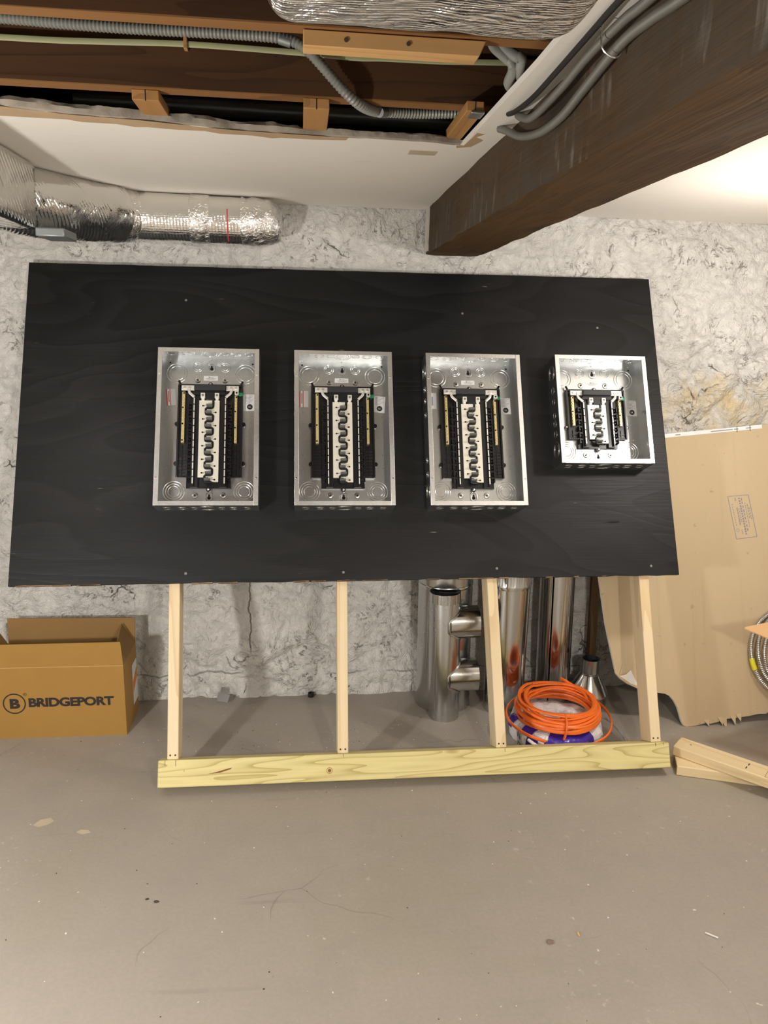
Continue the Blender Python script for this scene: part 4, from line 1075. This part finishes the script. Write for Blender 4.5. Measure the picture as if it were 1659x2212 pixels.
# loose outer loop
lp = smooth_path([(.205 * math.cos(t) - .0 + .004, .175 * math.sin(t) + .0, .098 + .028 * math.sin(t) + .006 * math.sin(2 * t)) for t in np.linspace(-1.75, 2 * math.pi - 1.65, 28)], 5)
MB().tube(lp, .0042, 8, ry=.0065).build('loose_loop', M_orange, oc)
MB().tube(smooth_path([(.055, .150, .186), (.085, .120, .176), (.118, .060, .168), (.128, .03, .150)], 6), .0042, 8, ry=.0068).build('cut_tail', M_orange, oc)
MB().tube([(.1275, .031, .151), (.130, .026, .147)], .003, 8).build('bare_core', M_whitecable, oc)
tie = []
for k in range(22):
    t = 2 * math.pi * k / 22; tie.append((-.026 + .006 * math.sin(t), -.132 + .036 * math.cos(t), .118 + .050 * math.sin(t)))
MB().tube(tie, .0040, 8, closed=True, ry=.0064).build('cable_tie_loop', M_orange, oc)
wc = MB().tube(smooth_path([(1.0, 2.478, .006), (.94, 2.463, .035), (.875, 2.485, .068), (.845, 2.53, .075)], 6), .006, 8).build('white_cable', M_whitecable)
tag(wc, 'short white cable end crossing in front of the wrapped cable pack', 'cable')
wc = MB().tube(smooth_path([(1.165, 2.72, .072), (1.22, 2.69, .060), (1.255, 2.63, .03), (1.262, 2.57, .007), (1.25, 2.52, .006)], 6), .006, 8).build('grey_cable', M_greycable)
tag(wc, 'short grey cable end curving to the floor beside the orange coil', 'cable')

# ------------------------------------------------------------------ leaning drywall sheet (back side out)
KD = .3472
DT = math.atan(KD)
dry = empty('drywall_sheet', (1.567, 2.72, 0), (-DT, 0, 0)); tag(dry, 'large tan drywall sheet with broken lower corner leaning on the stone wall', 'drywall sheet')
cs = math.cos(DT)
def dp(x, z): return (x - 1.567, z / cs)
out = [dp(1.225 + .02, .40), dp(1.281, .209), dp(1.300, .188), dp(1.330, .168), dp(1.376, .148), dp(1.42, .136), dp(1.465, .131), dp(1.490, .127), dp(1.508, .118), dp(1.524, .100), dp(1.538, .075), dp(1.545, .050), dp(1.552, .022), dp(1.560, .006), dp(1.570, .0)]
lr = random.Random(3)
x = 1.60
while x < 2.5:
    out.append(dp(x, .003 + (x - 1.6) * .118 + lr.uniform(-.004, .005))); x += lr.uniform(.015, .04)
out += [dp(2.5, .11), dp(2.5, 1.243), dp(2.005, 1.195), dp(1.551, 1.152), dp(1.15, 1.112), dp(1.157, 1.0), dp(1.205, .70), dp(1.225, .584)]
cent = out
MB().prism(out, 0, .0005, 'y').build('brown_paper', M_drypaper, dry)
MB().prism(out, .0005, .0125, 'y').build('gypsum_core', M_gypwhite, dry)
def dstrip(p, q, wdt, mat_, name, y0=-.0008, y1=.0):
    (x0, z0), (x1, z1) = p, q; d = Vector((x1 - x0, z1 - z0)).normalized(); nrm = Vector((-d.y, d.x)) * wdt
    return MB().prism([(x0, z0), (x1, z1), (x1 + nrm.x, z1 + nrm.y), (x0 + nrm.x, z0 + nrm.y)], y0, y1, 'y').build(name, mat_, dry)
dstrip(dp(1.16, 1.099), dp(1.985, 1.180), .0165, M_label, 'white_end_tape', -.0012, .0126)
for x0, x1 in ((1.59, 1.612), (1.75, 1.85), (1.856, 1.876), (1.91, 1.935), (1.47, 1.52)):
    zz0 = 1.099 + (x0 - 1.16) * .0982 + .005; zz1 = 1.099 + (x1 - 1.16) * .0982 + .005
    dstrip(dp(x0, zz0), dp(x1, zz1), .0045, M_greyink, 'tape_print', -.0016, -.001)
for x0 in (1.868, 1.928): dstrip(dp(x0, 1.099 + (x0 - 1.16) * .0982 - .006), dp(x0 + .0025, 1.099 + (x0 - 1.16) * .0982 - .006), .026, M_crumb, 'tape_tear', -.0017, -.001)
# torn white patch near the broken corner
MB().prism([dp(1.298, .199), dp(1.345, .168), dp(1.375, .160), dp(1.362, .185), dp(1.345, .222), dp(1.325, .205)], -.0008, .0, 'y').build('torn_patch', M_gypwhite, dry)
MB().prism([dp(1.296, .205), dp(1.325, .209), dp(1.345, .226), dp(1.335, .240), dp(1.308, .243)], -.004, -.0010, 'y').build('paper_flap', M_drypaper, dry)
for (x, z, L) in ((1.735, .018, .034), (1.72, .020, .018), (1.775, .024, .020), (1.80, .03, .016), (1.66, .012, .012)):
    MB().add([(dp(x - .012, z + .012)[0], -.001, dp(x, z + .012)[1]), (dp(x + .014, z + .014)[0], -.001, dp(x, z + .014)[1]), (dp(x + .004, z)[0], -.012, dp(x, z - L)[1])], [(0, 1, 2)]).build('torn_paper_tip', M_drypaper, dry)
# ink stamp
sA, sB, sC, sD = dp(1.81, .899), dp(1.903, .906), dp(1.931, .737), dp(1.838, .727)
def sline(p, q, wdt, name='stamp_line'):
    d = Vector(q) - Vector(p); nrm = Vector((-d.y, d.x)).normalized() * wdt * .5
    MB().prism([(p[0] + nrm.x, p[1] + nrm.y), (q[0] + nrm.x, q[1] + nrm.y), (q[0] - nrm.x, q[1] - nrm.y), (p[0] - nrm.x, p[1] - nrm.y)][::-1], -.0006, .0, 'y').build(name, M_blueink, dry)
for p, q in ((sA, sB), (sB, sC), (sC, sD), (sD, sA)): sline(p, q, .0024)
def sp(a, b):   # a across 0..1, b down 0..1
    p = Vector(sA).lerp(Vector(sB), a); q = Vector(sD).lerp(Vector(sC), a); r_ = p.lerp(q, b); return (r_.x, r_.y)
for a_, b0, b1, wdt, dash in ((.13, .18, .72, .0022, .06), (.33, .28, .70, .0052, .035), (.42, .30, .62, .0032, .05), (.52, .05, .92, .0065, .06), (.63, .06, .86, .0042, .09), (.75, .18, .76, .0030, .05), (.85, .22, .55, .0034, .07), (.92, .3, .6, .0028, .06), (.33, .05, .12, .005, .03), (.35, .80, .90, .004, .04)):
    b = b0
    while b < b1:
        sline(sp(a_, b), sp(a_, min(b1, b + dash * lr.uniform(.5, .8))), wdt, 'stamp_print'); b += dash
c_ = sp(.15, .80)
MB().lathe([(.0055, -.0006), (.0070, -.0006)], 20, (c_[0], 0, c_[1]), 'y').build('stamp_ring', M_blueink, dry)

# ------------------------------------------------------------------ armoured cable coil and box flap at the edge
n_ = Vector((0, -cs, math.sin(DT))); up_ = Vector((0, math.sin(DT), cs)); rt_ = Vector((1, 0, 0))
C0 = Vector((2.045, 2.72 + KD * .275, .275)) + n_ * .022
bc = empty('armoured_cable_coil', (0, 0, 0)); tag(bc, 'coil of shiny armoured steel cable leaning on the drywall sheet', 'cable coil')
for i, (rr, off, dx, dz) in enumerate(((.186, .0, 0, 0), (.168, .010, .004, .003), (.150, .020, .006, -.004))):
    pts = [C0 + rt_ * (rr * math.cos(t) + dx) + up_ * (rr * math.sin(t) * 1.02 + dz) + n_ * (off + .006 * math.sin(2 * t + i)) for t in np.linspace(0, 2 * math.pi, 90)]
    ridged(pts, .0085, .0075, 10, .10).build('cable_turn', M_bx, bc)
pts = [C0 + rt_ * (.186 * math.cos(t)) + up_ * (.186 * math.sin(t) * 1.02) + n_ * (.006 * math.sin(2 * t)) for t in np.linspace(math.radians(186), math.radians(200), 12)]
MB().tube(pts, .0105, 10).build('yellow_tag', M_yellow, bc)
fb = empty('tan_cardboard_box', (0, 0, 0)); tag(fb, 'tan cardboard box with one open flap in front of the armoured cable coil', 'box')
bxx = MB(); 
bxx.box(1.90, 2.30, 2.20, 2.204, 0, .54); bxx.box(1.90, 2.30, 2.566, 2.57, 0, .54); bxx.box(1.90, 1.904, 2.204, 2.566, 0, .54); bxx.box(2.296, 2.30, 2.204, 2.566, 0, .54); bxx.box(1.904, 2.296, 2.204, 2.566, 0, .004)
bxx.build('carton_body', M_card2, fb)
MB().hexa([(1.90, 2.20, .445), (1.90, 2.56, .54), (1.595, 2.455, .536), (1.591, 2.45, .534), (1.90, 2.20, .449), (1.90, 2.56, .544), (1.595, 2.455, .540), (1.591, 2.45, .538)]).build('open_flap', M_card2, fb)

# ------------------------------------------------------------------ offcut lumber on the floor
def board(name, A, d, L, wdt, z0, hgt, label, seed):
    root = empty(name, (A[0], A[1], z0), (0, 0, math.atan2(d[1], d[0]))); tag(root, label, 'lumber', 'pine offcuts on the floor')
    MB().box(0, L, 0, wdt, 0, hgt).build('plank_body', M_pine_x, root, bevel=.004); return root
b1 = board('pine_offcut', (1.359, 2.378), (.946, -.325), 1.1, .089, 0, .038, 'lower of two crossed pine two-by-fours on the floor beside the board stand', 1)
b2 = board('pine_offcut', (1.374, 2.452), (.701, -.713), 1.05, .089, .0382, .038, 'upper of two crossed pine two-by-fours, with ink stamp and pencil dashes', 2)
MB().box(.045, .052, .050, .054, .0378, .0384).build('pencil_mark', M_crumb, b2)
for yy, xx in ((.018, .248), (.045, .250)): MB().box(xx, xx + .004, yy, yy + .016, .0378, .0384).build('pencil_mark', M_crumb, b2)
for (x0, x1, y0, y1) in ((.315, .316, .004, .080), (.42, .421, .004, .080), (.315, .421, .079, .080), (.315, .421, .004, .005), (.345, .346, .04, .08)):
    MB().box(x0, x1, y0, y1, .0378, .0384).build('stamp_border', M_ink, b2)
for k in range(7): MB().box(.324, .40 - .006 * (k % 3), .012 + k * .009, .0165 + k * .009, .0378, .0384).build('stamp_print', M_redink if k in (3, 4) else M_ink, b2)
MB().box(-.0004, .0002, .004, .085, .004, .034).build('end_grain', wood('end_grain', (.30, .20, .11), (.16, .10, .05), 'x', 14, .8), b1)

# ------------------------------------------------------------------ little things on the floor
rg = MB().lathe([(.0085, 0), (.0125, .0), (.013, .009), (.0125, .018), (.0085, .018), (.0085, 0)], 28, (.043, 3.078, 0)).build('rubber_ring', M_rubber)
tag(rg, 'small black rubber ring on the floor at the foot of the wall', 'ring')
m = MB()
m.hexa([(-.026, -.008, .0), (.012, -.020, .0), (.018, -.010, .018), (-.020, .004, .022), (-.026, -.006, .003), (.012, -.018, .003), (.018, -.008, .021), (-.020, .006, .025)])
m.hexa([(-.014, .004, .022), (.002, -.002, .020), (.004, .010, .036), (-.010, .014, .038), (-.014, .006, .024), (.002, .0, .022), (.004, .012, .038), (-.010, .016, .040)])
m.hexa([(.012, -.020, .0), (.028, -.006, .0), (.030, .004, .014), (.018, -.010, .018), (.012, -.018, .001), (.028, -.004, .001), (.030, .006, .016), (.018, -.008, .020)])
o = m.build('crumpled_scrap', plain('dull_scrap_metal', (.22, .21, .20), .5, .3), loc=(-.325, 3.07, 0)); o.scale = (1.25, 1.25, 1.25); o['category'] = 'scrap'; o['label'] = 'small crumpled piece of metal scrap at the foot of the wall'
def chunk(name, loc, s, mat_, label, cat, seed):
    r_ = random.Random(seed); vv = []; 
    for (k, zz) in ((.55, 0), (1, .35), (.9, .75), (.4, 1)):
        for j in range(9):
            t = 2 * math.pi * j / 9; rr = k * s[0] * r_.uniform(.75, 1.2); vv.append((rr * math.cos(t), rr * s[1] / s[0] * math.sin(t), zz * s[2]))
    ff = [(i * 9 + j, i * 9 + (j + 1) % 9, (i + 1) * 9 + (j + 1) % 9, (i + 1) * 9 + j) for i in range(3) for j in range(9)] + [tuple(range(8, -1, -1)), tuple(range(27, 36))]
    o = MB().add(vv, ff).build(name, mat_, loc=loc, angle=25); tag(o, label, cat); return o
chunk('stone_chip', (.648, 1.645, 0), (.010, .008, .007), M_stone, 'small brown stone chip lying alone on the open floor', 'stone chip', 1)
chunk('wood_chip', (.733, 1.668, 0), (.0035, .008, .004), M_cleat, 'tiny orange wood chip on the floor near the stone chip', 'wood chip', 2)
o = MB().tube([(1.075, 1.642, .003), (1.10, 1.622, .003)], .0022, 8).build('white_screw', M_chip); tag(o, 'small white plastic stick lying on the open floor', 'stick')
chunk('dirt_lump', (-.398, 1.873, 0), (.007, .005, .004), M_crumb, 'dark dirt lump on the floor, the larger of a close pair', 'dirt lump', 4)
chunk('dirt_lump', (-.425, 1.885, 0), (.005, .004, .003), M_crumb, 'dark dirt lump on the floor, the smaller of a close pair', 'dirt lump', 5)
def scatter(name, mat_, nn, seed, smin, smax, label, cat):
    r_ = random.Random(seed); m = MB()
    for _ in range(nn):
        if r_.random() < .6: x, y = r_.uniform(-.9, 1.3), r_.uniform(1.4, 2.9)
        else: x, y = r_.uniform(-.6, 1.3), r_.uniform(2.6, 3.08)
        s_ = r_.uniform(smin, smax); a0 = r_.uniform(0, 6.3); k = r_.choice((4, 5)); e = r_.uniform(.4, 1)
        pts = []
        for j in range(k):
            t = 2 * math.pi * j / k; px, py = s_ * math.cos(t) * r_.uniform(.7, 1.2), s_ * e * math.sin(t) * r_.uniform(.7, 1.2)
            pts.append((x + px * math.cos(a0) - py * math.sin(a0), y + px * math.sin(a0) + py * math.cos(a0)))
        m.prism(pts[::-1], 0, s_ * .4, 'z')
    o = m.build(name, mat_, kind='stuff'); o['label'] = label; o['category'] = cat
scatter('paint_flakes', M_chip, 170, 3, .0008, .003, 'tiny white paint flakes strewn over the concrete floor', 'debris')
scatter('dirt_crumbs', M_crumb, 110, 9, .0008, .003, 'tiny dark dirt crumbs strewn over the concrete floor', 'debris')
M_patch = plain('worn_floor_patch', (.50, .41, .30), .7, var=.1)
def patch(pts, name='worn_patch'):
    MB().prism([(x, y) for x, y in pts], .0001, .0006, 'z').build(name, M_patch, bpy.data.objects['floor'])
patch([(-.845, 2.245), (-.825, 2.235), (-.80, 2.245), (-.785, 2.262), (-.80, 2.28), (-.83, 2.272)])
patch([(-.70, 2.20), (-.68, 2.188), (-.655, 2.195), (-.665, 2.208), (-.69, 2.212)])
